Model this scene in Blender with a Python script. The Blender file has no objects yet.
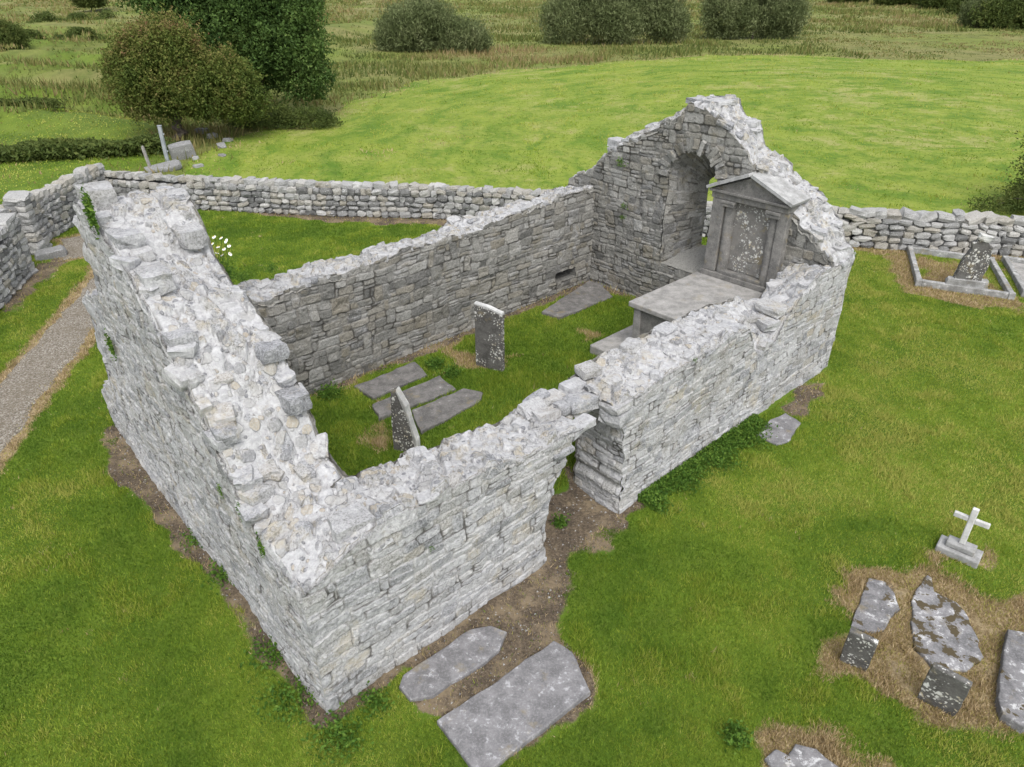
import bpy, math
import numpy as np

# ------------------------------------------------------------------ camera, sky, sun, exposure
scn = bpy.context.scene
col = scn.collection
CAM_H, FPX, PITCH = 8.0, 725.0, math.radians(30.3)
cam_d = bpy.data.cameras.new('camera'); cam = bpy.data.objects.new('camera', cam_d); col.objects.link(cam)
cam.location = (0, 0, CAM_H); cam.rotation_euler = (math.radians(90) - PITCH, 0, 0)
cam_d.sensor_width = 36; cam_d.lens = FPX / 1024 * 36; cam_d.clip_end = 6000; cam_d.clip_start = .1
scn.camera = cam
SUN_EL, SUN_AZ = math.radians(56), math.radians(168)     # azimuth clockwise from +Y: behind and to the right of the camera
world = bpy.data.worlds.new('World'); scn.world = world; world.use_nodes = True
wn = world.node_tree; bg = wn.nodes['Background']
sky = wn.nodes.new('ShaderNodeTexSky'); sky.sky_type = 'NISHITA'; sky.sun_disc = False
sky.sun_elevation = SUN_EL; sky.sun_rotation = SUN_AZ; sky.dust_density = 3.0; sky.air_density = 1.0
hsv = wn.nodes.new('ShaderNodeHueSaturation'); hsv.inputs['Saturation'].default_value = .28
wn.links.new(sky.outputs[0], hsv.inputs['Color']); wn.links.new(hsv.outputs[0], bg.inputs['Color'])
bg.inputs['Strength'].default_value = .15
sl = bpy.data.lights.new('sun', 'SUN'); so = bpy.data.objects.new('sun', sl); col.objects.link(so)
sl.energy = .85; sl.angle = math.radians(35); sl.color = (1, .97, .92)
so.rotation_euler = (math.pi / 2 - SUN_EL, 0, math.pi - SUN_AZ); so.location = (0, 0, 60)
vs = scn.view_settings
vs.view_transform = 'Standard'; vs.look = 'None'; vs.exposure = 1.0; vs.gamma = 1.0; vs.use_curve_mapping = False
scn.cycles.max_bounces = 5; scn.cycles.diffuse_bounces = 3

# ------------------------------------------------------------------ helpers
rng = np.random.default_rng(7)
def G(px, py, z=0.0):
    """point of the level z seen at this place in the photograph"""
    c, s = math.cos(PITCH), math.sin(PITCH)
    dx, dy = (px - 512), (383.5 - py)
    d = np.array([dx, c * FPX + s * dy, -s * FPX + c * dy])
    t = (z - CAM_H) / d[2]
    return np.array([d[0] * t, d[1] * t])
A0 = G(327, 715); _e = G(827, 366) - A0; E1 = _e / np.linalg.norm(_e); E2 = np.array([-E1[1], E1[0]])
def CH(u, v, z=0.0):
    """church frame (u along the long wall, v across) to world"""
    p = A0 + E1 * u + E2 * v
    return np.array([p[0], p[1], z])
def to_uv(x, y):
    dx, dy = x - A0[0], y - A0[1]
    return dx * E1[0] + dy * E1[1], dx * E2[0] + dy * E2[1]
def sst(a, b, x):
    t = np.clip((x - a) / (b - a), 0, 1); return t * t * (3 - 2 * t)
def _h(ix, iy, iz, seed):
    n = (ix.astype(np.int64) * 374761393 + iy.astype(np.int64) * 668265263 + iz.astype(np.int64) * 2147483647 + seed * 974634777) & 0xffffffff
    n = ((n ^ (n >> 13)) * 1274126177) & 0xffffffff
    n = ((n ^ (n >> 16)) * 2246822519) & 0xffffffff
    return ((n ^ (n >> 15)) & 0xffffff) / float(0xffffff)
def noise2(x, y, seed=0):
    x, y = np.asarray(x, float), np.asarray(y, float)
    ix, iy = np.floor(x), np.floor(y); fx, fy = x - ix, y - iy
    fx = fx * fx * (3 - 2 * fx); fy = fy * fy * (3 - 2 * fy); z = np.zeros_like(ix)
    a, b = _h(ix, iy, z, seed), _h(ix + 1, iy, z, seed); c, d = _h(ix, iy + 1, z, seed), _h(ix + 1, iy + 1, z, seed)
    return (a + (b - a) * fx) * (1 - fy) + (c + (d - c) * fx) * fy
def fbm2(x, y, seed=0, o=4):
    r = 0; w = .5; t = 0
    for k in range(o): r = r + w * noise2(x * 2 ** k + 13.7 * k, y * 2 ** k + 7.1 * k, seed + k); t += w; w *= .5
    return r / t
def noise3(p, seed=0):
    i = np.floor(p); f = p - i; f = f * f * (3 - 2 * f)
    r = 0
    for dx in (0, 1):
        for dy in (0, 1):
            for dz in (0, 1):
                w = (f[:, 0] if dx else 1 - f[:, 0]) * (f[:, 1] if dy else 1 - f[:, 1]) * (f[:, 2] if dz else 1 - f[:, 2])
                r = r + w * _h(i[:, 0] + dx, i[:, 1] + dy, i[:, 2] + dz, seed)
    return r
def warp3(P, amp, freq, seed):
    q = P * freq
    return np.stack([noise3(q, seed) - .5, noise3(q, seed + 11) - .5, noise3(q, seed + 23) - .5], 1) * 2 * amp

class MB:
    """collects vertices, quads, triangles and a colour per vertex; build() links ONE mesh object"""
    def __init__(s): s.v = []; s.q = []; s.t = []; s.c = []; s.n = 0
    def add(s, V, Q=None, T=None, C=None):
        V = np.asarray(V, float).reshape(-1, 3); s.v.append(V)
        if C is None: C = (.5, 0, 0, .5)
        C = np.asarray(C, float)
        if C.ndim == 1: C = np.tile(C, (len(V), 1))
        s.c.append(C)
        if Q is not None and len(Q): s.q.append(np.asarray(Q, np.int64) + s.n)
        if T is not None and len(T): s.t.append(np.asarray(T, np.int64) + s.n)
        s.n += len(V)
    def grid(s, P, C=None, keep=None):
        a, b = P.shape[:2]
        I = np.arange(a * b).reshape(a, b)
        Q = np.stack([I[:-1, :-1], I[1:, :-1], I[1:, 1:], I[:-1, 1:]], -1)
        Q = Q.reshape(-1, 4) if keep is None else Q[keep]
        s.add(P.reshape(-1, 3), Q, None, None if C is None else C.reshape(-1, 4))
    def build(s, name, mat, parent=None, smooth=False, warp=None, origin=None):
        V = np.concatenate(s.v); C = np.concatenate(s.c)
        if warp:
            D = 0
            for (amp, fr, sd) in warp: D = D + warp3(V, amp, fr, sd)
            V = V + D
        if origin is not None: V = V - np.asarray(origin)
        me = bpy.data.meshes.new(name); me.vertices.add(len(V)); me.vertices.foreach_set('co', V.astype(np.float32).ravel())
        qs = np.concatenate(s.q) if s.q else np.zeros((0, 4), np.int64); ts = np.concatenate(s.t) if s.t else np.zeros((0, 3), np.int64)
        L = np.concatenate([qs.ravel(), ts.ravel()]); nq, nt = len(qs), len(ts)
        me.loops.add(len(L)); me.loops.foreach_set('vertex_index', L.astype(np.int32)); me.polygons.add(nq + nt)
        st = np.concatenate([np.arange(nq) * 4, nq * 4 + np.arange(nt) * 3]).astype(np.int32)
        me.polygons.foreach_set('loop_start', st)
        try: me.polygons.foreach_set('loop_total', np.concatenate([np.full(nq, 4), np.full(nt, 3)]).astype(np.int32))
        except Exception: pass
        at = me.attributes.new('col', 'FLOAT_COLOR', 'POINT'); at.data.foreach_set('color', C.astype(np.float32).ravel())
        me.update(calc_edges=True); me.validate()
        if smooth: me.shade_smooth()
        else: me.shade_flat()
        me.materials.append(mat)
        o = bpy.data.objects.new(name, me); col.objects.link(o)
        if parent is not None: o.parent = parent
        elif origin is not None: o.location = origin
        return o
def tag(o, label=None, cat=None, group=None, kind=None):
    if label: o['label'] = label
    if cat: o['category'] = cat
    if group: o['group'] = group
    if kind: o['kind'] = kind
    return o
def empty(name, loc, label, cat, group=None):
    o = bpy.data.objects.new(name, None); col.objects.link(o); o.location = loc; o.empty_display_size = .2
    return tag(o, label, cat, group)

# block template: rounded cube of 6 n x n patches whose rims coincide
def _cube(n=4):
    t = np.linspace(-1, 1, n); a, b = np.meshgrid(t, t, indexing='ij'); o = np.ones_like(a); V = []; Q = []
    for k, (X, Y, Z) in enumerate([(a, b, o), (b, a, -o), (o, a, b), (-o, b, a), (b, o, a), (a, -o, b)]):
        I = np.arange(n * n).reshape(n, n) + k * n * n
        V.append(np.stack([X, Y, Z], -1).reshape(-1, 3)); Q.append(np.stack([I[:-1, :-1], I[1:, :-1], I[1:, 1:], I[:-1, 1:]], -1).reshape(-1, 4))
    return np.concatenate(V), np.concatenate(Q)
CV, CQ = _cube(4); CV3, CQ3 = _cube(3)
def rotm(ax, ay, az):
    cx, sx, cy, sy, cz, sz = math.cos(ax), math.sin(ax), math.cos(ay), math.sin(ay), math.cos(az), math.sin(az)
    return np.array([[cz, -sz, 0], [sz, cz, 0], [0, 0, 1]]) @ np.array([[cy, 0, sy], [0, 1, 0], [-sy, 0, cy]]) @ np.array([[1, 0, 0], [0, cx, -sx], [0, sx, cx]])
def block(mb, c, size, rot=(0, 0, 0), rough=.22, rnd=.35, colr=None, lo=False):
    """one irregular stone: half sizes, softened corners, lumpy faces"""
    V, Q = (CV3, CQ3) if lo else (CV, CQ)
    nrm = V / np.linalg.norm(V, axis=1)[:, None]
    P = V * (1 - rnd) + nrm * 1.15 * rnd
    sd = rng.uniform(0, 500, 3)
    P = P + (np.stack([noise3(V * 1.1 + sd, 1), noise3(V * 1.1 + sd, 2), noise3(V * 1.1 + sd, 3)], 1) - .5) * 2 * rough
    P = P * np.asarray(size)
    P = P @ rotm(*rot).T + np.asarray(c)
    if colr is None: colr = (rng.random(), 0, 1, rng.random())
    mb.add(P, Q, None, colr)

# ------------------------------------------------------------------ materials
class NT:
    def __init__(s, name, rough=.95):
        s.m = bpy.data.materials.new(name); s.m.use_nodes = True; s.t = s.m.node_tree; s.b = s.t.nodes['Principled BSDF']
        s.b.inputs['Roughness'].default_value = rough; s.b.inputs['Specular IOR Level'].default_value = .2
    def n(s, t, **k):
        o = s.t.nodes.new(t)
        for a, b in k.items(): setattr(o, a, b)
        return o
    def l(s, a, b): s.t.links.new(a, b)
    def val(s, sock, x):
        if hasattr(x, 'is_output') or hasattr(x, 'links'): s.l(x, sock)
        else: sock.default_value = x
    def obj(s): return s.n('ShaderNodeTexCoord').outputs['Object']
    def pos(s): return s.n('ShaderNodeNewGeometry').outputs['Position']
    def noise(s, scale, vec=None, detail=4, rough=.6, dist=0):
        o = s.n('ShaderNodeTexNoise'); o.inputs['Scale'].default_value = scale; o.inputs['Detail'].default_value = detail
        o.inputs['Roughness'].default_value = rough; o.inputs['Distortion'].default_value = dist
        s.l(vec if vec is not None else s.pos(), o.inputs['Vector']); return o.outputs['Fac']
    def voro(s, scale, vec=None, out='Distance'):
        o = s.n('ShaderNodeTexVoronoi'); o.inputs['Scale'].default_value = scale
        s.l(vec if vec is not None else s.pos(), o.inputs['Vector']); return o.outputs[out]
    def stretch(s, sc, rz=0):
        o = s.n('ShaderNodeMapping'); o.inputs['Scale'].default_value = sc; o.inputs['Rotation'].default_value = (0, 0, rz)
        s.l(s.pos(), o.inputs['Vector']); return o.outputs[0]
    def rng(s, x, a, b, c=0., d=1.):
        o = s.n('ShaderNodeMapRange'); o.interpolation_type = 'SMOOTHSTEP'; s.val(o.inputs[0], x)
        for i, q in enumerate((a, b, c, d)): s.val(o.inputs[i + 1], q)
        return o.outputs[0]
    def math(s, op, a, b=0.):
        o = s.n('ShaderNodeMath', operation=op); s.val(o.inputs[0], a); s.val(o.inputs[1], b); return o.outputs[0]
    def mix(s, f, a, b):
        o = s.n('ShaderNodeMix', data_type='RGBA'); s.val(o.inputs[0], f)
        for k, x in ((6, a), (7, b)):
            if isinstance(x, tuple): o.inputs[k].default_value = (*x, 1) if len(x) == 3 else x
            else: s.l(x, o.inputs[k])
        return o.outputs[2]
    def ramp(s, x, stops):
        o = s.n('ShaderNodeValToRGB'); s.l(x, o.inputs[0]); e = o.color_ramp.elements
        while len(e) < len(stops): e.new(.5)
        for q, (p, c) in zip(e, stops): q.position = p; q.color = (*c, 1)
        return o.outputs[0]
    def attr(s):
        o = s.n('ShaderNodeAttribute', attribute_name='col'); sp = s.n('ShaderNodeSeparateColor'); s.l(o.outputs['Color'], sp.inputs[0])
        return sp.outputs[0], sp.outputs[1], sp.outputs[2], o.outputs['Alpha']
    def done(s, c, bump=None, strength=.5, dist=.02):
        s.val(s.b.inputs['Base Color'], c if not isinstance(c, tuple) else (*c, 1))
        if bump is not None:
            o = s.n('ShaderNodeBump'); o.inputs['Strength'].default_value = strength; o.inputs['Distance'].default_value = dist
            s.l(bump, o.inputs['Height']); s.l(o.outputs[0], s.b.inputs['Normal'])
        return s.m

def mat_rubble():
    """weathered limestone: col R,A random per stone, G joint, B 0 pale outer face / .5 damp inner face / 1 lime-mortared top"""
    k = NT('rubble_limestone'); R, Gj, B, A = k.attr()
    big = k.noise(.9, detail=4); mid = k.noise(5, detail=5); fine = k.noise(38, detail=6, rough=.7)
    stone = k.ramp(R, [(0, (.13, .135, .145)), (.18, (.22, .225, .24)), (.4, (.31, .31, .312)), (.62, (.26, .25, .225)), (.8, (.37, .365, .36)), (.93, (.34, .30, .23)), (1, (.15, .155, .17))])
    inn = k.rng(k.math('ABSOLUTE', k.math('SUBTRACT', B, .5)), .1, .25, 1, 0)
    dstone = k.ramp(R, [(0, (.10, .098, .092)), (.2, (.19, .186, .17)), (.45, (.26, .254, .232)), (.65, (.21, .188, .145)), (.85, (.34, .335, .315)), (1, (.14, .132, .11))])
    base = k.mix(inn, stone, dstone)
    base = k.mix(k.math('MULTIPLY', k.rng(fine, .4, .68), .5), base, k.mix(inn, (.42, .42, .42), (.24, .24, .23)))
    base = k.mix(k.math('MULTIPLY', k.rng(fine, .52, .36), .6), base, (.10, .098, .092))
    top = k.rng(B, .94, .98); warp = k.n('ShaderNodeVectorMath', operation='ADD'); wv = k.n('ShaderNodeTexNoise'); wv.inputs['Scale'].default_value = 7; k.l(k.pos(), wv.inputs['Vector']); sc_ = k.n('ShaderNodeVectorMath', operation='SCALE'); sc_.inputs['Scale'].default_value = .10; k.l(wv.outputs['Color'], sc_.inputs[0]); k.l(k.pos(), warp.inputs[0]); k.l(sc_.outputs[0], warp.inputs[1])
    vo = k.n('ShaderNodeTexVoronoi'); vo.inputs['Scale'].default_value = 5.2; vo.inputs['Randomness'].default_value = 1; k.l(warp.outputs[0], vo.inputs['Vector']); vs_ = k.n('ShaderNodeSeparateColor'); k.l(vo.outputs['Color'], vs_.inputs[0])
    vb = k.n('ShaderNodeTexVoronoi'); vb.inputs['Scale'].default_value = 13; k.l(warp.outputs[0], vb.inputs['Vector']); vc = k.n('ShaderNodeSeparateColor'); k.l(vb.outputs['Color'], vc.inputs[0])
    st1 = k.math('MULTIPLY', k.rng(vo.outputs['Distance'], .50, .40), k.rng(vs_.outputs[0], .50, .54)); st2 = k.math('MULTIPLY', k.rng(vb.outputs['Distance'], .46, .36), k.rng(vc.outputs[0], .62, .66))
    pebble = k.math('MULTIPLY', top, k.math('MAXIMUM', st1, st2))
    # pale lichen and lime: much on the outer faces and tops, little on the damp inner faces
    lich = k.math('ADD', k.math('MULTIPLY', mid, .55), k.math('ADD', k.math('MULTIPLY', big, .35), k.math('MULTIPLY', fine, .25)))
    thr = k.math('ADD', k.math('MULTIPLY', inn, .14), k.math('MULTIPLY', A, .14))
    wf = k.rng(k.math('SUBTRACT', lich, thr), .36, .60)
    wcol = k.mix(k.rng(k.noise(16), .3, .7), (.50, .50, .505), (.34, .34, .35))
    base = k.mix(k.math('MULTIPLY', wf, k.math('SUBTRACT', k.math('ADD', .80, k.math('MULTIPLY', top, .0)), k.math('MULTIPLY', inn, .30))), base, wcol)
    pc = k.mix(k.rng(st1, .3, .6), k.ramp(vc.outputs[1], [(0, (.12, .125, .14)), (.5, (.24, .24, .25)), (.8, (.36, .31, .24)), (1, (.40, .40, .40))]), k.ramp(vs_.outputs[1], [(0, (.17, .172, .18)), (.35, (.27, .27, .265)), (.6, (.35, .345, .335)), (.8, (.34, .30, .23)), (1, (.42, .42, .42))]))
    pc = k.mix(k.math('MULTIPLY', k.rng(fine, .45, .65), .5), pc, (.44, .44, .44))
    base = k.mix(k.math('MULTIPLY', pebble, .8), base, pc)
    # small warm (ochre) patches
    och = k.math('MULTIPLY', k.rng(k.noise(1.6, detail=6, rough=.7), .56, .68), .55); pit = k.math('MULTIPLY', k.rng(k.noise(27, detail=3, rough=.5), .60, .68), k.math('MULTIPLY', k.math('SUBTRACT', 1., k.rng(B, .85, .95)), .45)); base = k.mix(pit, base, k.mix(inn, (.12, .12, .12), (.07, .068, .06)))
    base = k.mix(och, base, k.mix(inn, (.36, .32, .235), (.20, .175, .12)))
    # joints: some open and dirty, some filled with pale mortar
    jm = k.rng(k.noise(3.3, detail=4), .40, .58)
    jf = k.math('MULTIPLY', Gj, k.math('SUBTRACT', .9, k.math('MULTIPLY', jm, .4)))
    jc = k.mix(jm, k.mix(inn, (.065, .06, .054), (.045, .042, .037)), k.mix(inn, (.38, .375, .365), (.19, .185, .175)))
    base = k.mix(jf, base, jc)
    return k.done(base, k.math('ADD', k.math('ADD', k.math('MULTIPLY', fine, .7), k.math('MULTIPLY', k.noise(14, detail=5), .8)), k.math('MULTIPLY', pebble, .7)), .85, .03)
def mat_drystone():
    k = NT('field_stone'); R, Gj, B, A = k.attr(); fine = k.noise(30, detail=5, rough=.7); mid = k.noise(6, detail=4)
    c = k.ramp(R, [(0, (.11, .11, .11)), (.3, (.23, .23, .228)), (.6, (.34, .337, .33)), (.8, (.27, .25, .21)), (1, (.42, .415, .405))])
    c = k.mix(k.rng(k.math('ADD', fine, k.math('MULTIPLY', mid, .5)), .78, 1.0), c, (.48, .48, .465))
    c = k.mix(k.math('MULTIPLY', k.rng(fine, .5, .35), .5), c, (.12, .115, .10))
    return k.done(c, k.math('ADD', fine, mid), .7, .03)
def mat_slab(name, base, dark, white, amt, dots=0., ochre=.12, wcol=(.66, .66, .645), soil=0.):
    k = NT(name); fine = k.noise(34, detail=6, rough=.75); mid = k.noise(4.5, detail=5, rough=.65); m2 = k.noise(11, detail=5, rough=.7)
    c = k.mix(k.rng(mid, .35, .65), dark, base)
    c = k.mix(k.math('MULTIPLY', k.rng(fine, .45, .7), .4), c, white)
    c = k.mix(k.rng(k.math('ADD', m2, k.math('MULTIPLY', mid, .6)), .98 - amt, 1.12 - amt), c, wcol)
    c = k.mix(k.math('MULTIPLY', k.rng(k.noise(3.1, detail=4), .58, .7), ochre * 3), c, (.24, .19, .09))
    if soil: c = k.mix(k.rng(k.noise(5.5, detail=5), .66 - soil * .2, .70 - soil * .2), c, (.075, .06, .035))
    if dots:
        wz = k.n('ShaderNodeTexNoise'); wz.inputs['Scale'].default_value = 24; wz.inputs['Detail'].default_value = 3; k.l(k.pos(), wz.inputs['Vector']); sc_ = k.n('ShaderNodeVectorMath', operation='SCALE'); sc_.inputs['Scale'].default_value = .05; k.l(wz.outputs['Color'], sc_.inputs[0]); ad = k.n('ShaderNodeVectorMath', operation='ADD'); k.l(k.pos(), ad.inputs[0]); k.l(sc_.outputs[0], ad.inputs[1]); d = k.math('MINIMUM', k.voro(21, ad.outputs[0]), k.math('ADD', k.voro(8, ad.outputs[0]), .05)); sel = k.rng(k.noise(2.6, detail=4), .54 - dots * .2, .60 - dots * .2)
        c = k.mix(k.math('MULTIPLY', k.rng(k.math('ADD', d, k.math('MULTIPLY', fine, .25)), .52, .34), k.math('MULTIPLY', sel, .9)), c, k.mix(k.rng(k.noise(7), .5, .65), (.60, .60, .57), (.46, .40, .28)))
    return k.done(c, k.math('ADD', fine, m2), .5, .015)
def mat_ground():
    """col R bare soil, G dry straw grass, B rough pasture, A path-side wear"""
    k = NT('turf'); R, Gs, B, A = k.attr()
    n1 = k.noise(.45, detail=5); n2 = k.noise(2.6, detail=5, rough=.65); n3 = k.noise(22, detail=6, rough=.75); n4 = k.noise(80, detail=3)
    g = k.mix(k.rng(n1, .35, .65), (.065, .12, .010), (.125, .19, .018))
    g = k.mix(k.math('MULTIPLY', k.rng(n2, .42, .7), .7), g, (.11, .155, .020))
    g = k.mix(k.math('MULTIPLY', k.rng(n3, .5, .3), .6), g, (.028, .055, .008))
    g = k.mix(k.math('MULTIPLY', k.rng(n3, .55, .8), .45), g, (.16, .18, .05))
    far = k.noise(.06, detail=6, rough=.65); f2 = k.noise(.5, detail=6, rough=.7)
    rp = k.mix(k.rng(far, .38, .62), (.145, .175, .036), (.19, .175, .066))
    rp = k.mix(k.rng(f2, .42, .66), rp, (.10, .115, .030))
    rp = k.mix(k.math('MULTIPLY', k.rng(k.noise(.11, detail=4), .58, .68), .8), rp, (.12, .165, .028))
    g = k.mix(B, g, rp)
    straw = k.mix(k.rng(k.math('ADD', n3, k.math('SUBTRACT', n2, .5)), .3, .7), (.13, .09, .045), (.34, .27, .155))
    g = k.mix(k.rng(k.math('ADD', Gs, k.math('MULTIPLY', k.math('SUBTRACT', n2, .5), .9)), .35, .65), g, straw)
    soil = k.mix(k.rng(n3, .35, .7), (.055, .042, .030), (.17, .132, .092))
    soil = k.mix(k.math('MULTIPLY', k.rng(n4, .6, .72), .6), soil, (.33, .30, .26))
    n5 = k.noise(1.7, detail=6, rough=.75); soil = k.mix(k.math('MULTIPLY', k.rng(n5, .46, .62), .7), soil, (.25, .195, .125)); soil = k.mix(k.math('MULTIPLY', k.rng(n5, .46, .36), .6), soil, (.05, .04, .03))
    g = k.mix(k.rng(k.math('ADD', R, k.math('MULTIPLY', k.math('SUBTRACT', n2, .5), 1.2)), .36, .62), g, soil)
    return k.done(g, k.math('ADD', n3, k.math('MULTIPLY', n4, .5)), .6, .05)
def mat_field():
    """hay field: mowing lines run round the bend of the field's far edge"""
    k = NT('mown_hay'); sx = k.n('ShaderNodeSeparateXYZ'); k.l(k.pos(), sx.inputs[0])
    x = k.math('SUBTRACT', sx.outputs[0], 24.); y = k.math('SUBTRACT', sx.outputs[1], 36.)
    rho = k.math('SQRT', k.math('ADD', k.math('MULTIPLY', x, x), k.math('MULTIPLY', y, y))); th = k.math('ARCTAN2', y, x)
    wob = k.math('MULTIPLY', k.noise(.12, detail=3), 4.)
    cv = k.n('ShaderNodeCombineXYZ'); k.l(k.math('MULTIPLY', k.math('ADD', rho, wob), .62), cv.inputs[0]); k.l(k.math('MULTIPLY', th, 4.5), cv.inputs[1])
    a = k.noise(1.0, cv.outputs[0], 7, .7, .25); b = k.noise(.33, detail=8, rough=.78); c3 = k.noise(3.2, detail=6, rough=.75); big = k.noise(.06, detail=4)
    g = k.mix(k.rng(a, .38, .62), (.100, .170, .015), (.190, .240, .034))
    g = k.mix(k.math('MULTIPLY', k.rng(b, .47, .60), .65), g, (.225, .255, .050))
    g = k.mix(k.math('MULTIPLY', k.rng(k.math('ADD', k.math('ADD', k.math('MULTIPLY', b, .8), k.math('MULTIPLY', a, .5)), k.math('MULTIPLY', big, .5)), .93, 1.06), .5), g, (.29, .265, .12))
    g = k.mix(k.math('MULTIPLY', k.rng(a, .45, .34), .7), g, (.075, .145, .014))
    g = k.mix(k.math('MULTIPLY', k.rng(c3, .5, .3), .65), g, (.05, .085, .012))
    g = k.mix(k.math('MULTIPLY', k.rng(c3, .55, .75), .5), g, (.27, .27, .09))
    return k.done(g, c3, .6, .1)
def mat_path():
    k = NT('gravel'); d = k.voro(42, out='Color'); sp = k.n('ShaderNodeSeparateColor'); k.l(d, sp.inputs[0]); n = k.noise(1.2, detail=5)
    c = k.ramp(sp.outputs[0], [(0, (.10, .085, .065)), (.5, (.20, .175, .14)), (.9, (.30, .275, .235)), (1, (.42, .40, .36))])
    c = k.mix(k.math('MULTIPLY', k.rng(n, .4, .7), .5), c, (.15, .125, .09))
    return k.done(c, k.voro(42), .8, .02)
def mat_leaf(name, stops, rough=.7):
    k = NT(name, rough); R, Gj, B, A = k.attr()
    c = k.ramp(R, stops)
    tr = k.n('ShaderNodeBsdfTranslucent'); k.l(c, tr.inputs[0]); mx = k.n('ShaderNodeMixShader'); mx.inputs[0].default_value = .25
    k.l(c, k.b.inputs['Base Color']); k.l(k.b.outputs[0], mx.inputs[1]); k.l(tr.outputs[0], mx.inputs[2])
    k.l(mx.outputs[0], k.t.nodes['Material Output'].inputs[0]); return k.m
def mat_plain(name, c, c2, scale=12, rough=.9):
    k = NT(name, rough); n = k.noise(scale, detail=5, rough=.7); return k.done(k.mix(k.rng(n, .35, .65), c, c2), n, .4, .02)

M = dict(rubble=mat_rubble(), dry=mat_drystone(), ground=mat_ground(), field=mat_field(), path=mat_path())
M['ledger'] = mat_slab('lichened_ledger', (.205, .20, .205), (.125, .122, .125), (.36, .36, .365), .12, wcol=(.36, .36, .37))
M['slab_in'] = mat_slab('worn_slab', (.165, .157, .15), (.095, .092, .088), (.28, .27, .26), .05, wcol=(.34, .34, .33))
M['tomb'] = mat_slab('tomb_limestone', (.31, .30, .285), (.20, .195, .185), (.45, .44, .43), .0, ochre=.08)
M['monument'] = mat_slab('monument_stone', (.215, .205, .19), (.12, .117, .11), (.34, .335, .325), .02, ochre=.16, wcol=(.42, .42, .41))
M['panel'] = mat_slab('monument_panel', (.19, .18, .165), (.14, .135, .125), (.27, .265, .255), .0, dots=.35, ochre=.16)
M['cornice'] = mat_slab('monument_cornice', (.36, .36, .355), (.23, .23, .225), (.46, .46, .455), .04, ochre=.05, wcol=(.5, .5, .5))
M['headstone'] = mat_slab('dark_headstone', (.115, .112, .105), (.065, .062, .058), (.21, .205, .195), .0, dots=.45)
M['headedge'] = mat_slab('white_lichen_edge', (.50, .50, .485), (.33, .33, .32), (.6, .6, .585), .1)
M['lichslab'] = mat_slab('white_lichen_slab', (.19, .185, .188), (.105, .103, .105), (.34, .34, .345), .12, soil=.3, wcol=(.46, .46, .46))
M['mossslab'] = mat_slab('mossy_lichen_slab', (.22, .215, .22), (.12, .118, .12), (.38, .38, .385), .14, soil=.75, wcol=(.50, .50, .50))
M['cross'] = mat_slab('white_marble', (.60, .60, .585), (.42, .42, .41), (.66, .66, .65), .05, ochre=.03)
M['crossbase'] = mat_slab('grey_plinth', (.32, .32, .315), (.22, .22, .215), (.42, .42, .42), .05, ochre=.05, wcol=(.5, .5, .5))
M['kerb'] = mat_slab('kerb_stone', (.30, .30, .295), (.17, .168, .16), (.42, .42, .41), .10, wcol=(.52, .52, .5))
M['bark'] = mat_plain('bark', (.06, .05, .04), (.12, .10, .08))
M['metal'] = mat_plain('galvanised_steel', (.22, .24, .26), (.30, .32, .34), 3, .6)
M['post'] = mat_plain('weathered_post', (.20, .19, .175), (.28, .27, .255))
M['petal'] = mat_plain('white_petal', (.80, .80, .78), (.85, .85, .83)); M['eye'] = mat_plain('yellow_eye', (.6, .4, .03), (.7, .5, .05))
M['grass'] = mat_leaf('lawn_blades', [(0, (.060, .120, .010)), (.35, (.150, .232, .020)), (.68, (.270, .325, .042)), (.84, (.36, .36, .09)), (.90, (.27, .20, .095)), (.95, (.40, .30, .165)), (1, (.52, .41, .25))])
M['rush'] = mat_leaf('rush_blades', [(0, (.065, .092, .022)), (.4, (.122, .152, .036)), (.7, (.185, .178, .055)), (1, (.27, .205, .10))])
M['weed'] = mat_leaf('weed_leaves', [(0, (.04, .095, .012)), (.6, (.08, .16, .02)), (1, (.13, .21, .03))])
M['hawthorn'] = mat_leaf('hawthorn_leaves', [(0, (.040, .066, .011)), (.4, (.095, .128, .024)), (.7, (.16, .162, .042)), (.88, (.19, .14, .058)), (1, (.21, .115, .062))])
M['ash'] = mat_leaf('broad_leaves', [(0, (.030, .062, .014)), (.5, (.080, .138, .030)), (1, (.165, .225, .060))])
M['willow'] = mat_leaf('willow_leaves', [(0, (.085, .11, .04)), (.5, (.15, .18, .075)), (1, (.24, .26, .13))])
M['scrub'] = mat_leaf('scrub_leaves', [(0, (.042, .066, .015)), (.5, (.085, .115, .026)), (1, (.15, .16, .045))])

# ------------------------------------------------------------------ terrain
def seg_dist(x, y, pts, closed=False):
    pts = [np.asarray(p) for p in pts]; d = np.full(np.shape(x), 1e9)
    prs = list(zip(pts[:-1], pts[1:])) + ([(pts[-1], pts[0])] if closed else [])
    for a, b in prs:
        ab = b - a; t = np.clip(((x - a[0]) * ab[0] + (y - a[1]) * ab[1]) / (ab @ ab), 0, 1)
        d = np.minimum(d, np.hypot(x - a[0] - t * ab[0], y - a[1] - t * ab[1]))
    return d
def inside(x, y, poly):
    x, y = np.asarray(x, float), np.asarray(y, float); r = np.zeros(x.shape, bool); n = len(poly)
    for i in range(n):
        (x1, y1), (x2, y2) = poly[i], poly[(i + 1) % n]
        c = (y1 > y) != (y2 > y); r ^= c & (x < (x2 - x1) * (y - y1) / ((y2 - y1) or 1e-9) + x1)
    return r
def sdist(x, y, poly):
    d = seg_dist(x, y, poly, True); return np.where(inside(x, y, poly), -d, d)
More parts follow.
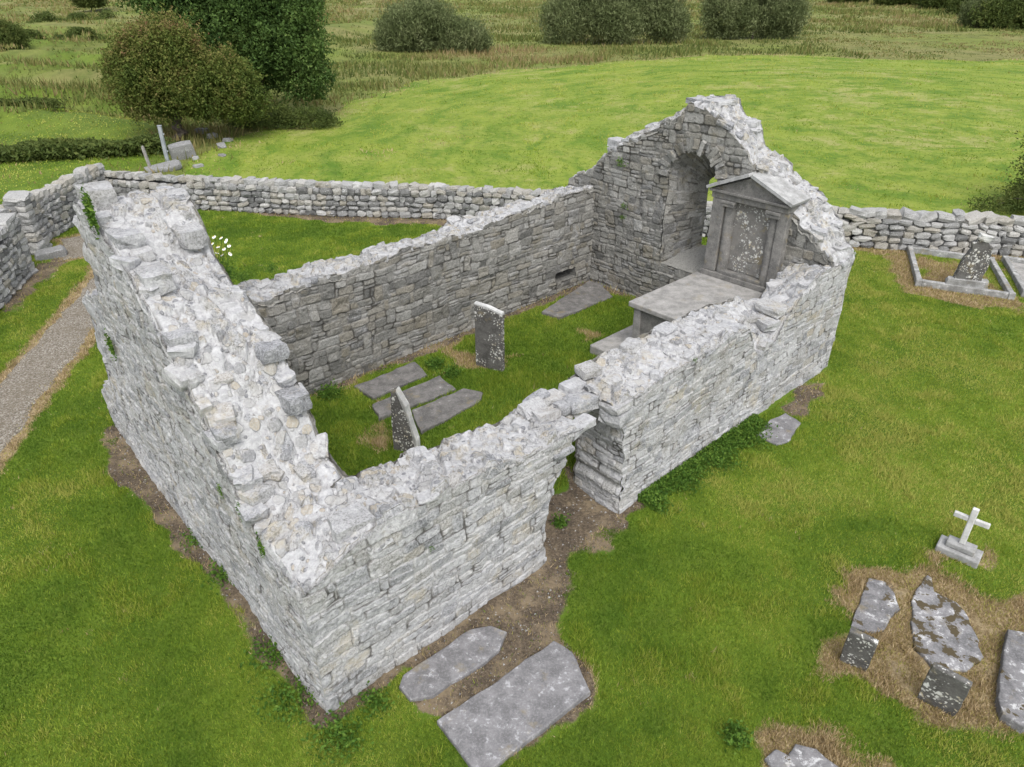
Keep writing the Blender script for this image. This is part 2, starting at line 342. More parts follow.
def height(x, y):
    x, y = np.asarray(x, float), np.asarray(y, float)
    r = np.hypot(x, y); u, v = to_uv(x, y)
    h = .07 * (fbm2(x * .35, y * .35, 3, 3) - .5) + .03 * (noise2(x * 1.7, y * 1.7, 5) - .5)
    far = sst(36, 70, y) ; h = h + far * 1.0 * (fbm2(x * .05, y * .05, 9, 4) - .5)
    t = sst(-14, -22, x) * sst(36, 46, y)                      # old terraces on the left
    w = (y + x * .35 + 3 * noise2(x * .06, y * .06, 4)) * .135
    h = h + t * .9 * (sst(.35, .62, w - np.floor(w)) - sst(.8, 1.0, w - np.floor(w)))
    near = sst(9, 3, np.abs(v - 3.2)) * sst(12, 8, np.abs(u - 6.2)); h = h * (1 - .8 * near)
    ins = sst(.5, 1.2, u) * sst(12.5, 11.9, u) * sst(.55, 2.0, v) * sst(7.0, 6.3, v)
    ins = np.maximum(ins, sst(.5, 1.2, u) * sst(12.5, 11.9, u) * sst(.45, .8, v) * sst(7.0, 6.3, v) * np.where((u > 3.4) & (u < 6.0), 0, 1))
    h = h + ins * (.27 + .018 * u)
    return h
def hz(p): return float(height(p[0], p[1]))
def PX(*pts, z=0): return [G(a, b, z) for a, b in pts]

right_graves = PX((868, 575), (935, 570), (1000, 605), (1060, 600), (1080, 745), (1010, 735), (940, 720), (900, 690), (835, 668), (818, 640), (850, 610))
DIRT = [  # polygon, growth, strength
    (PX((540, 555), (560, 470), (590, 480), (625, 512), (640, 525), (600, 540), (560, 600), (575, 640), (600, 690), (585, 720), (520, 770), (440, 740), (395, 700), (345, 725), (325, 735), (270, 690), (225, 600), (160, 530), (110, 470), (105, 440), (150, 470), (240, 600), (327, 712), (430, 640)), .10, 1.),
    ([CH(3.6, -.3)[:2], CH(5.7, -.3)[:2], CH(5.7, 1.2)[:2], CH(3.6, 1.2)[:2]], .1, 1.),
    (PX((958, 600), (975, 615), (994, 650), (988, 670), (975, 640)), .08, .85), (PX((903, 612), (913, 655), (935, 672), (925, 640)), .07, .85), (PX((884, 583), (900, 605), (906, 600), (892, 580)), .06, .8), (PX((880, 640), (900, 640), (905, 690), (885, 670)), .03, .7),
    (PX((780, 408), (822, 372), (838, 385), (800, 412)), .1, .9),
    (PX((180, 205), (330, 222), (440, 224), (440, 214), (200, 200)), .3, .9),
    (PX((0, 290), (60, 255), (70, 262), (10, 310), (0, 315)), .2, .7),
    (PX((200, 172), (275, 158), (268, 168), (215, 178)), .6, .8),
]
STRAW = [
    (right_graves, .2, 1.), (PX((915, 545), (985, 555), (992, 572), (930, 565)), .15, .9), (PX((895, 258), (912, 248), (920, 280), (1010, 296), (1024, 303), (1015, 312), (912, 292)), .2, .9),
    (PX((765, 745), (800, 735), (880, 770), (760, 775)), .12, .8), (PX((845, 240), (1024, 252), (1100, 258), (1024, 264), (850, 250)), .15, .7),
    (PX((452, 365), (515, 372), (505, 382), (460, 380), (440, 352), (470, 345)), .1, .9), (PX((350, 460), (385, 440), (412, 456), (380, 470)), .08, .8), (PX((355, 385), (380, 410), (420, 430), (428, 436), (376, 420), (345, 395)), .1, .8),
    (PX((578, 346), (604, 345), (606, 356), (585, 358)), .08, .8), (PX((590, 650), (605, 690), (570, 740), (560, 700)), .1, .9),
    (PX((912, 255), (985, 265), (1003, 294), (922, 281)), .05, .85), (PX((1006, 265), (1024, 270), (1040, 300), (1020, 290)), .1, .7),
]
church_rect = [CH(-.05, -.05)[:2], CH(13, -.05)[:2], CH(13, 7.4)[:2], CH(.2, 8.4)[:2]]
path_poly = PX((-160, 540), (0, 380), (44, 332), (92, 277), (98, 255), (62, 262), (60, 240), (110, 232), (150, 240), (110, 300), (89, 339), (41, 400), (0, 462), (-120, 640))
lawn_poly = [(-15.5, -10), (-15.4, 28), (-11.8, 26.7), (-2.6, 25.6), (11, 22.6), (16.1, 21.7), (30, 19.5), (60, -20), (-30, -30)]
field_edge = PX((250, 134), (300, 124), (345, 103), (420, 82), (520, 68), (620, 63), (700, 57), (780, 56), (1024, 60), (1300, 70))
field_poly = [tuple(p) for p in field_edge] + [(60, 20), (16.5, 22.0), (11, 22.9), (-2.6, 25.9), (-11.5, 27.0), (-14.3, 30), (-14.6, 33)]
left_green = PX((-200, 225), (60, 225), (105, 175), (150, 172), (170, 160), (165, 150), (110, 152), (0, 156), (-200, 170))
left_field = PX((-200, 140), (0, 150), (110, 150), (150, 140), (150, 122), (60, 122), (0, 128), (-200, 128))

def zones(x, y):
    sh = np.shape(x); wob = .5 * (fbm2(x * 1.3, y * 1.3, 31, 4) - .5)
    R = np.zeros(sh); Gs = np.zeros(sh)
    for poly, g, s in DIRT: R = np.maximum(R, s * sst(g + .12, g - .3, sdist(x, y, poly) + wob * 1.6 + .05))
    for poly, g, s in STRAW: Gs = np.maximum(Gs, s * sst(g + .2, g - .4, sdist(x, y, poly) + wob * 1.8 + .06))
    dc = sdist(x, y, church_rect); u, v = to_uv(x, y)
    R = np.maximum(R, .75 * sst(.32, .05, dc + wob * .5) * sst(-.6, -.2, dc) * sst(8.6, 6.5, u))
    inr = np.minimum(np.minimum(u - 1.2, 12.0 - u), np.minimum(v - 1.0, 6.4 - v))
    R = np.maximum(R, .8 * sst(.45, .1, inr + wob) * (dc < -.2) * sst(2.0, 4.5, u) * (v > 3))
    dp = sdist(x, y, path_poly); Gs = np.maximum(Gs, .75 * sst(.38, .0, dp + wob * .6))
    lawn = np.maximum(sst(.4, -.4, sdist(x, y, lawn_poly)), sst(1.5, -1.5, sdist(x, y, left_green) + wob * 3))
    lawn = np.maximum(lawn, .8 * sst(1.5, -1.5, sdist(x, y, left_field) + wob * 3))
    lawn = np.maximum(lawn, .85 * sst(-14, -20, x) * sst(.47, .60, fbm2(x * .16, y * .16, 55, 4)) * sst(140, 60, y))
    return R, Gs, 1 - lawn, np.full(sh, .5)

def axis(a, b, step, lo, hi):
    c = list(np.arange(a, b, step)); s = step
    while c[-1] < hi: s *= 1.09; c.append(c[-1] + s)
    s = step; l = [a]
    while l[-1] > lo: s *= 1.09; l.append(l[-1] - s)
    return np.array(l[1:][::-1] + c)
gx, gy = axis(-16, 18, .085, -2500, 2500), axis(2, 30, .085, -60, 3500)
X, Y = np.meshgrid(gx, gy, indexing='ij')
mb = MB(); mb.grid(np.stack([X, Y, height(X, Y)], -1), np.stack(zones(X, Y), -1))
tag(mb.build('ground', M['ground'], smooth=True), kind='structure')

# mown hay field: its own sheet on the terrain
fx, fy = np.arange(-16, 75, .5), np.arange(19, 84, .5)
X, Y = np.meshgrid(fx, fy, indexing='ij')
sd = sdist(X, Y, field_poly) + 3.6 * (fbm2(X * .3, Y * .3, 77, 5) - .5) * sst(31, 36, Y)
Z = height(X, Y) + .05 - .12 * sst(-.6, .3, sd)
ctr = lambda a: (a[:-1, :-1] + a[1:, :-1] + a[1:, 1:] + a[:-1, 1:]) / 4
mb = MB(); mb.grid(np.stack([X, Y, Z], -1), None, ctr(sd) < .25)
tag(mb.build('hay_field', M['field'], smooth=True), kind='structure')
px_, py_ = np.arange(-17, -6.5, .12), np.arange(4, 26, .12)
X, Y = np.meshgrid(px_, py_, indexing='ij'); sd = sdist(X, Y, path_poly) + .25 * (fbm2(X * 2, Y * 2, 7, 3) - .5)
mb = MB(); mb.grid(np.stack([X, Y, height(X, Y) + .025 - .05 * sst(-.12, .06, sd)], -1), None, ctr(sd) < .06)
tag(mb.build('path', M['path'], smooth=True), kind='structure')

# ------------------------------------------------------------------ rubble masonry
class Rubble:
    """coursed rubble: rows of uneven height split in stones of uneven length; gives relief, joint mask and two randoms"""
    def __init__(s, L, H, seed, h=(.07, .19), w=(.12, .5), relief=.03, jw=.013):
        r = np.random.default_rng(seed); s.seed = seed; s.relief = relief; s.jw = jw
        z = [-1.0]
        while z[-1] < H + .5: z.append(z[-1] + r.uniform(*h) * (1.25 if r.random() < .12 else 1))
        s.z = np.array(z); s.rows = []
        for i in range(len(z) - 1):
            b = [-1.5 - r.random() * .3]; k = (z[i + 1] - z[i]) / .13
            while b[-1] < L + 1.5: b.append(b[-1] + r.uniform(*w) * (.6 + .4 * k))
            n = len(b); s.rows.append((np.array(b), r.random(n), r.random(n), r.random(n), r.normal(0, 1, n), r.normal(0, 1, n)))
        s.pairs = []
        for j in range(len(s.rows) // 2 + 1):
            b = [-1.6 - r.random() * .3]
            while b[-1] < L + 1.5: b.append(b[-1] + r.uniform(w[0] * .9, w[1] * .9))
            s.pairs.append((np.array(b), r.random(len(b)) < .24, r.random(len(b)), r.random(len(b))))
    def __call__(s, S, Z):
        sd = s.seed
        z = Z + .10 * (noise2(S * .55, Z * .4, sd) - .5) + .030 * (noise2(S * 2.3, Z * 2.3, sd + 1) - .5) + .016 * (noise2(S * 11, Z * 11, sd + 6) - .5)
        x = S + .07 * (noise2(S * 2.6, Z * 3.5, sd + 2) - .5) + .03 * (noise2(S * 10, Z * 10, sd + 3) - .5)
        row = np.clip(np.searchsorted(s.z, z) - 1, 0, len(s.rows) - 1)
        D = np.zeros(S.shape); J = np.zeros(S.shape); R = np.zeros(S.shape); R2 = np.zeros(S.shape)
        for k in np.unique(row):
            m = row == k; b, r1, r2, r3, t1, t2 = s.rows[k]; xs, zs = x[m], z[m]
            i = np.clip(np.searchsorted(b, xs) - 1, 0, len(b) - 2)
            z0, z1 = np.full(xs.shape, s.z[k]), np.full(xs.shape, s.z[k + 1])
            mid = z0 + (z1 - z0) * (.35 + .3 * r3[i]); sp = (r2[i] < .30) & (z1 - z0 > .10); up = zs > mid
            z0 = np.where(sp & up, mid, z0); z1 = np.where(sp & ~up, mid, z1)
            pb, big, q1, q2 = s.pairs[k // 2]; pi_ = np.clip(np.searchsorted(pb, xs) - 1, 1, len(pb) - 3); bg_ = big[pi_]
            k0 = k - k % 2; k1 = min(k0 + 2, len(s.z) - 1)
            z0 = np.where(bg_, s.z[k0], z0); z1 = np.where(bg_, s.z[k1], z1)
            xl = np.where(bg_, pb[pi_], np.where(big[pi_ - 1], np.maximum(b[i], pb[pi_]), b[i])); xr = np.where(bg_, pb[pi_ + 1], np.where(big[pi_ + 1], np.minimum(b[i + 1], pb[pi_ + 1]), b[i + 1]))
            dx = np.minimum(xs - xl, xr - xs); dz = np.minimum(zs - z0, z1 - zs)
            d = np.minimum(dx, dz) - .012 * sst(.06, 0, np.maximum(dx, dz))
            pr = sst(-.002, s.jw * 1.25, d); ra = np.where(bg_, q1[pi_], (r1[i] + .37 * (sp & up)) % 1)
            cx, cz = (xl + xr) / 2, (z0 + z1) / 2
            D[m] = pr * (.62 * s.relief * (.25 + 1.0 * ((r3[i] + .41 * (sp & up)) % 1)) + .035 * t1[i] * np.clip(xs - cx, -.2, .2) + .07 * t2[i] * (zs - cz))
            J[m] = 1 - sst(s.jw * .3, s.jw * 1.15, d); R[m] = ra; R2[m] = np.where(bg_, q2[pi_], r2[i])
        D = D + .022 * (fbm2(S * 16, Z * 16, sd + 4, 3) - .5) + .05 * (noise2(S * .9, Z * .9, sd + 5) - .5)
        return D, J, R, R2
def dirv(a): return np.array([a[0], a[1], 0.])
def wallface(mb, O, d, n, s0, s1, z0, z1, top, pat, zone, res=.02, sa=None, sb=None, hole=None, zfun=None):
    """grid in (s, z) clipped to the ragged top and ends, pushed out along n by the stone relief"""
    d, n = dirv(d), dirv(n); S, Z = np.meshgrid(np.arange(s0, s1 + res * .5, res), np.arange(z0, z1 + res, res), indexing='ij')
    T = top(S); over = Z > T + res * .999; Z = np.minimum(Z, T)
    dead = over.copy()
    if sa is not None: lo = sa(Z); dead |= S < lo - res; S = np.maximum(S, lo)
    if sb is not None: hi = sb(Z); dead |= S > hi + res; S = np.minimum(S, hi)
    keep = ~(dead[:-1, :-1] & dead[1:, :-1] & dead[1:, 1:] & dead[:-1, 1:])
    if hole is not None:
        ins, proj = hole; m = ins(S, Z); keep &= ~(m[:-1, :-1] & m[1:, :-1] & m[1:, 1:] & m[:-1, 1:]); Sp, Zp = proj(S, Z); S, Z = np.where(m, Sp, S), np.where(m, Zp, Z)
    D, J, R, R2 = pat(S, Z)
    f = sst(0, .05, np.minimum(S - s0, s1 - S))
    P = np.asarray(O) + S[..., None] * d + (D * f)[..., None] * n + Z[..., None] * np.array([0, 0, 1.])
    mb.grid(P, np.stack([R, J, np.full(S.shape, zone), R2], -1), keep)
def voronoi(S, T, cell, seed):
    i, j = np.floor(S / cell), np.floor(T / cell); f1 = np.full(S.shape, 9.); f2 = f1.copy(); a = np.zeros(S.shape); b = a.copy(); z = np.zeros_like(i)
    for di in (-1, 0, 1):
        for dj in (-1, 0, 1):
            ii, jj = i + di, j + dj; px = (ii + .1 + .8 * _h(ii, jj, z, seed)) * cell; py = (jj + .1 + .8 * _h(ii, jj, z, seed + 1)) * cell
            dd = np.hypot(S - px, (T - py) * 1.15) / cell; c = dd < f1; r = _h(ii, jj, z, seed + 2); q = _h(ii, jj, z, seed + 3)
            f2 = np.where(c, f1, np.minimum(f2, dd)); a = np.where(c, r, a); b = np.where(c, q, b); f1 = np.where(c, dd, f1)
    return f1, f2, a, b
def rubbletop(S, T, seed, zone=1.):
    w1 = .06 * (noise2(S * 5, T * 5, seed) - .5); w2 = .06 * (noise2(S * 5, T * 5, seed + 9) - .5)
    f1, f2, a, b = voronoi(S + w1, T + w2, .27, seed); g1, g2, c, e = voronoi(S + w2, T + w1, .11, seed + 20)
    st = (a < .58); h = sst(.02, .30, f2 - f1) * np.where(st, .035 + .07 * b, .005)
    small = ((c < .33) & ~st); h = h + sst(.03, .4, g2 - g1) * np.where(small, .03, .0)
    edge = np.where(st, 1 - sst(.03, .12, f2 - f1), 0) * .45
    h = h + .06 * (fbm2(S * 3, T * 3, seed + 4, 3) - .5) + .022 * (fbm2(S * 13, T * 13, seed + 5, 3) - .5)
    bare = (st & (sst(.12, .3, f2 - f1) > .5) & (b > .45)) | (small & (g2 - g1 > .25))
    return h, np.stack([np.where(bare, e, .8), edge, np.full(S.shape, zone), np.where(bare, .75 + .6 * e, 0.0)], -1)
def walltop(mb, O, d, n_in, s0, s1, T, topo, topi, seed, res=.022, lip=.02, skip=None, rim=(0., .5)):
    d, n = dirv(d), dirv(n_in); S, U = np.meshgrid(np.arange(s0, s1 + res * .5, res), np.linspace(-lip, T + lip, int((T + 2 * lip) / res)), indexing='ij')
    h, c = rubbletop(S, U, seed); w = np.clip(U / T, 0, 1)
    Z = topo(S) * (1 - w) + topi(S) * w + h
    e = np.minimum(U + lip, T + lip - U); Z = Z - .10 * (1 - sst(0, .07, e)) - .02
    c[..., 2] = np.where(U < .03, rim[0], np.where(U > T - .03, rim[1], c[..., 2])); c[..., 3] = np.where((U < .03) | (U > T - .03), .8, c[..., 3])
    es = np.minimum(S - s0, s1 - S); Z = Z - .10 * (1 - sst(0, .05, es))
    keep = None
    if skip is not None: m = ctr(skip(S, U) * 1.0) > .5; keep = ~m
    mb.grid(np.asarray(O) + S[..., None] * d + U[..., None] * n + Z[..., None] * np.array([0, 0, 1.]), c, keep)
def prof(pts, seed, step=.28, amp=.05):
    xs, ys = np.array([p[0] for p in pts]), np.array([p[1] for p in pts])
    def f(s):
        i = np.floor(np.asarray(s) / step + .6 * noise2(np.asarray(s) * 1.3, np.zeros_like(s), seed)); return np.interp(s, xs, ys) + amp * 2 * (_h(i, i * 0, i * 0, seed) - .5) + .03 * (noise2(np.asarray(s) * 9, np.zeros_like(s), seed) - .5)
    return f
def topblocks(mb, O, d, n_in, s0, s1, T, topo, topi, count, seed, size=(.10, .24), flat=(.05, .09), edge=.6, zone=.9):
    """loose looking stones bedded in the mortar of a wall top"""
    r = np.random.default_rng(seed); d, n = dirv(d), dirv(n_in); a0 = math.atan2(d[1], d[0])
    for k in range(int(count * .8)):
        s = r.uniform(s0 + .1, s1 - .1); t = (r.choice([.10, T - .10]) + r.normal(0, .03)) if r.random() < edge else r.uniform(.15, T - .15)
        w = min(max(t / T, 0), 1); z = float(topo(np.array([s]))[0]) * (1 - w) + float(topi(np.array([s]))[0]) * w
        L = r.uniform(*size) * .72; hh = r.uniform(*flat) * .8
        sl = math.atan2(float(topo(np.array([s + .25]))[0] - topo(np.array([s - .25]))[0]), .5)
        c = np.asarray(O) + d * s + n * t; dark = r.random() < .28
        block(mb, (c[0], c[1], z + hh * r.uniform(-.95, .12) - .01), (L * r.uniform(.7, 1), L * r.uniform(.5, .8), hh), (r.normal(0, .10), -.35 * sl + r.normal(0, .08), a0 + r.normal(0, .35)), .2, r.uniform(.15, .4),
              (r.random(), 0, zone, r.uniform(.7, 1.2) if dark else r.uniform(0, .35)))
WARP = [(.030, 1.5, 40), (.014, 5.5, 60)]

church = empty('ruined_church', CH(6.4, 3.7), 'roofless ruined church of pale grey rubble limestone with one tall gable and a window', 'church ruin')
inv_loc = np.array(church.location)
def part(mb, name, label=None, mat=None, smooth=False, warp=WARP, parent=None):
    o = mb.build(name, mat or M['rubble'], parent or church, smooth=smooth, warp=warp, origin=inv_loc)
    if label: o['label'] = label
    return o
Oz = np.array([0, 0, 0.])
# --- west gable wall (leaning a little off square), stands highest near its broken end
wdir = (CH(.25, 8.42) - CH(0, 0))[:2]; wdir = wdir / np.linalg.norm(wdir); wn_out = np.array([-wdir[1], wdir[0]])
TW = 1.2
wo = prof([(0, 2.02), (.5, 2.06), (1.0, 2.14), (1.42, 2.5), (1.9, 3.15), (2.36, 3.5), (2.9, 4.0), (3.28, 4.32), (4.0, 4.68), (4.6, 4.96), (5.2, 5.16), (5.52, 5.2), (5.62, 4.95), (5.95, 3.75), (6.1, 3.55), (7.1, 3.28), (7.25, 2.6), (7.5, 1.55), (7.7, 1.25), (8.35, .98), (8.45, .5)], 3, .33, .04)
wi = prof([(0, 2.3), (.6, 2.42), (1.2, 2.5), (1.67, 2.7), (1.92, 3.15), (2.27, 3.5), (2.5, 3.82), (2.88, 4.05), (3.53, 4.14), (3.95, 4.4), (4.2, 4.55), (4.32, 4.85), (4.56, 5.08), (5.42, 5.16), (5.6, 4.95), (5.95, 3.8), (6.1, 3.5), (7.1, 3.2), (7.25, 2.5), (7.5, 1.5), (7.7, 1.2), (8.35, .95), (8.45, .5)], 4, .4, .05)
mb = MB(); O = CH(0, 0)
wallface(mb, O, wdir, wn_out, 0, 8.44, -.25, 5.5, wo, Rubble(9, 6, 11, (.06, .16), (.10, .42), .034), 0., .015)
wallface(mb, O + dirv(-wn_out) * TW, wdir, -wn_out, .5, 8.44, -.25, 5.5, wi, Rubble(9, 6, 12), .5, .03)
wallface(mb, O + dirv(wdir) * 8.44, -wn_out, wdir, 0, TW, -.25, .9, lambda s: s * 0 + .6, Rubble(2, 2, 13), 0., .03)
walltop(mb, O, wdir, -wn_out, .0, 8.44, TW, wo, wi, 21)
topblocks(mb, O, wdir, -wn_out, 1.0, 5.5, TW, wo, wi, 62, 5, (.13, .30), (.06, .12)); topblocks(mb, O, wdir, -wn_out, 5.8, 8.3, TW, wo, wi, 26, 6, (.12, .26)); topblocks(mb, O, wdir, -wn_out, .1, 1.4, TW, wo, wi, 10, 7, (.07, .14), (.03, .06), .2)
for s, t, z, sz in ((5.32, .22, 5.22, (.28, .2, .14)), (.55, .25, 2.10, (.20, .14, .09)), (3.0, .18, 3.98, (.24, .16, .10)), (3.75, .26, 4.50, (.28, .18, .12)), (2.0, .16, 3.14, (.26, .14, .10)), (1.45, .18, 2.46, (.2, .16, .11)), (1.95, 1.05, 3.22, (.2, .16, .11)), (2.45, 1.05, 3.74, (.2, .16, .1)), (4.45, .2, 4.86, (.26, .18, .12)), (4.3, .98, 4.78, (.2, .16, .13))):
    p = O + dirv(wdir) * s + dirv(-wn_out) * t; block(mb, (p[0], p[1], z), sz, (0, 0, math.atan2(wdir[1], wdir[0]) + rng.normal(0, .1)), .16, .2, (rng.uniform(.0, .6), 0, .9, .9))
for s, z in ((7.0, 3.05), (7.2, 2.3), (7.6, 1.2), (8.2, .75), (5.8, 4.3), (5.75, 4.7)):
    p = O + dirv(wdir) * s + dirv(-wn_out) * .25; block(mb, (p[0], p[1], z), (.3, .28, .14), (0, 0, math.atan2(wdir[1], wdir[0])), .15, .2, (rng.random(), 0, 0, .3))
part(mb, 'gable_wall', 'broken gable end wall with a steep ragged top')

# --- south wall with the doorway broken through it
TS = .98
so_ = prof([(0, 2.03), (.45, 2.25), (.97, 2.44), (1.58, 2.43), (2.15, 2.44), (2.88, 2.32), (3.75, 2.2), (4.26, 2.2), (4.75, 2.17), (5.2, 2.2), (5.7, 2.2), (6.6, 2.3), (7.3, 2.26), (8.3, 2.36), (9.0, 2.3), (9.25, 1.75), (9.4, 1.58), (9.95, 1.55), (10.1, 1.72), (10.5, 2.15), (10.8, 2.36), (11.5, 2.62), (12.95, 2.68)], 8, .3, .045)
si_ = prof([(0, 2.3), (.6, 2.45), (1.16, 2.5), (1.76, 2.36), (2.5, 2.28), (3.4, 2.23), (3.9, 2.18), (4.5, 2.2), (4.9, 2.22), (5.0, 2.36), (5.4, 2.34), (6.0, 2.38), (6.8, 2.4), (7.25, 2.42), (8.07, 2.38), (9.17, 2.34), (10.2, 2.15), (10.9, 1.75), (11.3, 2.05), (12.2, 2.45), (12.95, 2.62)], 9, .35, .05)
jl = lambda z: np.interp(z, [-.3, .14, .54, 1.0, 1.35, 1.55, 1.75, 2.0, 2.15, 2.4], [3.80, 3.78, 3.74, 3.80, 3.93, 4.06, 4.2, 4.24, 4.5, 4.6]) + .07 * (noise2(z * 7, z * 0, 5) - .5)
jr = lambda z: np.interp(z, [-.3, 0, 1.0, 1.6, 1.9, 2.2, 2.5], [5.54, 5.53, 5.56, 5.5, 5.36, 5.28, 5.2]) + .09 * (noise2(z * 8, z * 0, 8) - .5)
mb = MB(); O = CH(0, 0); Oi = CH(0, TS)
pS, pSi = Rubble(13, 3, 31, (.07, .19), (.14, .55), .032), Rubble(13, 3, 32, (.08, .18))
wallface(mb, O, E1, -E2, 0, 5, -.25, 2.7, so_, pS, 0., .015, None, jl); wallface(mb, O, E1, -E2, 5, 12.95, -.25, 3.0, so_, pS, 0., .015, jr, None)
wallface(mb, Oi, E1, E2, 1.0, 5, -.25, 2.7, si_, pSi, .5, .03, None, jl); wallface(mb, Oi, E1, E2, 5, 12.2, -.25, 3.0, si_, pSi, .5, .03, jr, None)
for fn, sg, sd in ((jl, 1, 41), (jr, -1, 42)):           # the two jambs
    Tt, Z = np.meshgrid(np.linspace(0, TS, 50), np.arange(-.25, 2.16, .02), indexing='ij'); D, J, R, R2 = Rubble(2, 3, sd, (.07, .16), (.2, .5), .04)(Tt, Z)
    S = fn(Z) + sg * D * sst(0, .05, np.minimum(Tt, TS - Tt)); P = O + S[..., None] * dirv(E1) + Tt[..., None] * dirv(E2) + Z[..., None] * np.array([0, 0, 1.])
    mb.grid(P, np.stack([R, J, np.where(sg < 0, .22, .3) + 0 * R, R2], -1))
gap = lambda S, U: ((S > jl(S * 0 + 2.1) + .02) & (S < jr(S * 0 + 2.1) - .02))
walltop(mb, O, E1, E2, 0, 12.95, TS, so_, si_, 51, skip=gap)
topblocks(mb, O, E1, E2, 1.2, 4.3, TS, so_, si_, 26, 15, (.10, .22), (.035, .07)); topblocks(mb, O, E1, E2, 5.4, 9.1, TS, so_, si_, 46, 16, (.13, .28), (.05, .10)); topblocks(mb, O, E1, E2, 9.2, 12.8, TS, so_, si_, 44, 17, (.12, .27), (.05, .10)); topblocks(mb, O, E1, E2, .1, 1.4, TS, so_, si_, 16, 18, (.06, .13), (.025, .05), .2)
for s, t, z, sz in ((5.45, .12, 1.95, (.22, .2, .11)), (5.42, .14, 2.12, (.2, .22, .07)), (10.15, .3, 1.9, (.2, .25, .09)), (10.4, .35, 2.1, (.2, .28, .08)), (9.75, .25, 1.56, (.3, .25, .06)), (6.6, .86, 2.44, (.2, .14, .06)), (5.55, .84, 2.38, (.18, .14, .06)), (7.55, .84, 2.44, (.2, .14, .05)), (.85, .3, 2.36, (.24, .2, .12)), (3.95, .15, 2.12, (.26, .16, .07)), (4.1, .1, 1.95, (.2, .16, .06))):
    p = CH(s, t); block(mb, (p[0], p[1], z), sz, (rng.normal(0, .05), 0, math.atan2(E1[1], E1[0]) + rng.normal(0, .12)), .15, .2, (rng.uniform(.1, .8), 0, .9, .6))
side = part(mb, 'side_wall', 'low side wall with a doorway broken through it')
mb = MB()                                                # rear half of the doorway head still in place
for k in range(26):
    s = rng.uniform(4.15, 5.6); t = rng.uniform(.5, .95); z = rng.uniform(1.98, 2.22) + .05 * abs(s - 4.9)
    p = CH(s, t); block(mb, (p[0], p[1], z), (rng.uniform(.14, .26), rng.uniform(.1, .18), rng.uniform(.05, .10)), (rng.normal(0, .1), rng.normal(0, .1), math.atan2(E1[1], E1[0]) + rng.normal(0, .2)), .2, .25, (rng.random(), 0, .9, rng.uniform(0, .9)))
for s, t, z, sz in ((4.55, .14, 2.1, (.30, .12, .055)), (4.9, .76, 2.04, (.75, .22, .10)), (4.35, .3, 2.10, (.22, .18, .06)), (4.75, .86, 2.2, (.20, .13, .06)), (5.2, .84, 2.24, (.18, .13, .06)), (5.15, .6, 2.06, (.26, .14, .08))):
    p = CH(s, t); block(mb, (p[0], p[1], z), sz, (0, 0, math.atan2(E1[1], E1[0]) + rng.normal(0, .05)), .14, .2, (rng.uniform(.3, .9), 0, .9, .2))
part(mb, 'doorway_lintel', parent=None)

# --- north wall
no_ = prof([(0, 2.5), (3, 2.62), (5.3, 2.58), (7.6, 2.62), (8, 2.78), (10.5, 2.72), (12, 2.86), (13, 2.9)], 61, .33, .06)
ni_ = prof([(0, 2.6), (2.3, 2.72), (2.8, 2.56), (3.24, 2.62), (4, 2.74), (4.9, 2.7), (6.1, 2.8), (7.2, 2.74), (8.4, 2.8), (9.6, 2.88), (11, 2.96), (12.2, 3.05), (13, 3.0)], 62, .3, .05)
VN, TN = 6.42, .93
mb = MB(); O = CH(0, VN); Oo = CH(0, VN + TN)
aum = ((lambda S, Z: (S > 10.62) & (S < 11.42) & (Z > .74) & (Z < 1.0)), (lambda S, Z: (np.where(np.minimum(S - 10.62, 11.42 - S) < np.minimum(Z - .74, 1.0 - Z), np.where(S < 11.02, 10.62, 11.42), S), np.where(np.minimum(S - 10.62, 11.42 - S) < np.minimum(Z - .74, 1.0 - Z), Z, np.where(Z < .87, .74, 1.0)))))
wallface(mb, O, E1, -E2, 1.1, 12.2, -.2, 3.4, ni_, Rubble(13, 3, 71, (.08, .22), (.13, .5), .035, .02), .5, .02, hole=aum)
wallface(mb, Oo, E1, E2, .3, 12.95, -.2, 3.4, no_, Rubble(13, 3, 72), 0., .035)
walltop(mb, O, E1, E2, .9, 12.95, TN, ni_, no_, 73, rim=(.5, 0.))
topblocks(mb, O, E1, E2, 1.3, 12.3, TN, ni_, no_, 110, 74, (.10, .24), (.04, .09))
side2 = part(mb, 'side_wall', 'long side wall with a dark damp inner face and small wall recess')
mb = MB()
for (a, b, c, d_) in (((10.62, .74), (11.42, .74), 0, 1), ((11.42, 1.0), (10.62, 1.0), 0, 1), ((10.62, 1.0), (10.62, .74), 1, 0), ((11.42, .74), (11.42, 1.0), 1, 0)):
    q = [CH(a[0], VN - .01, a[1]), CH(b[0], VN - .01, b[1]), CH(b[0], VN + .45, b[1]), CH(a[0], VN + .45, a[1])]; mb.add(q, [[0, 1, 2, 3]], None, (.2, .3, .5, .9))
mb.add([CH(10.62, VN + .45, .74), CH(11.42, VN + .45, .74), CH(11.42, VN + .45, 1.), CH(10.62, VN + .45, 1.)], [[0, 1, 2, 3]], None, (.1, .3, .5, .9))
part(mb, 'wall_recess', parent=None)

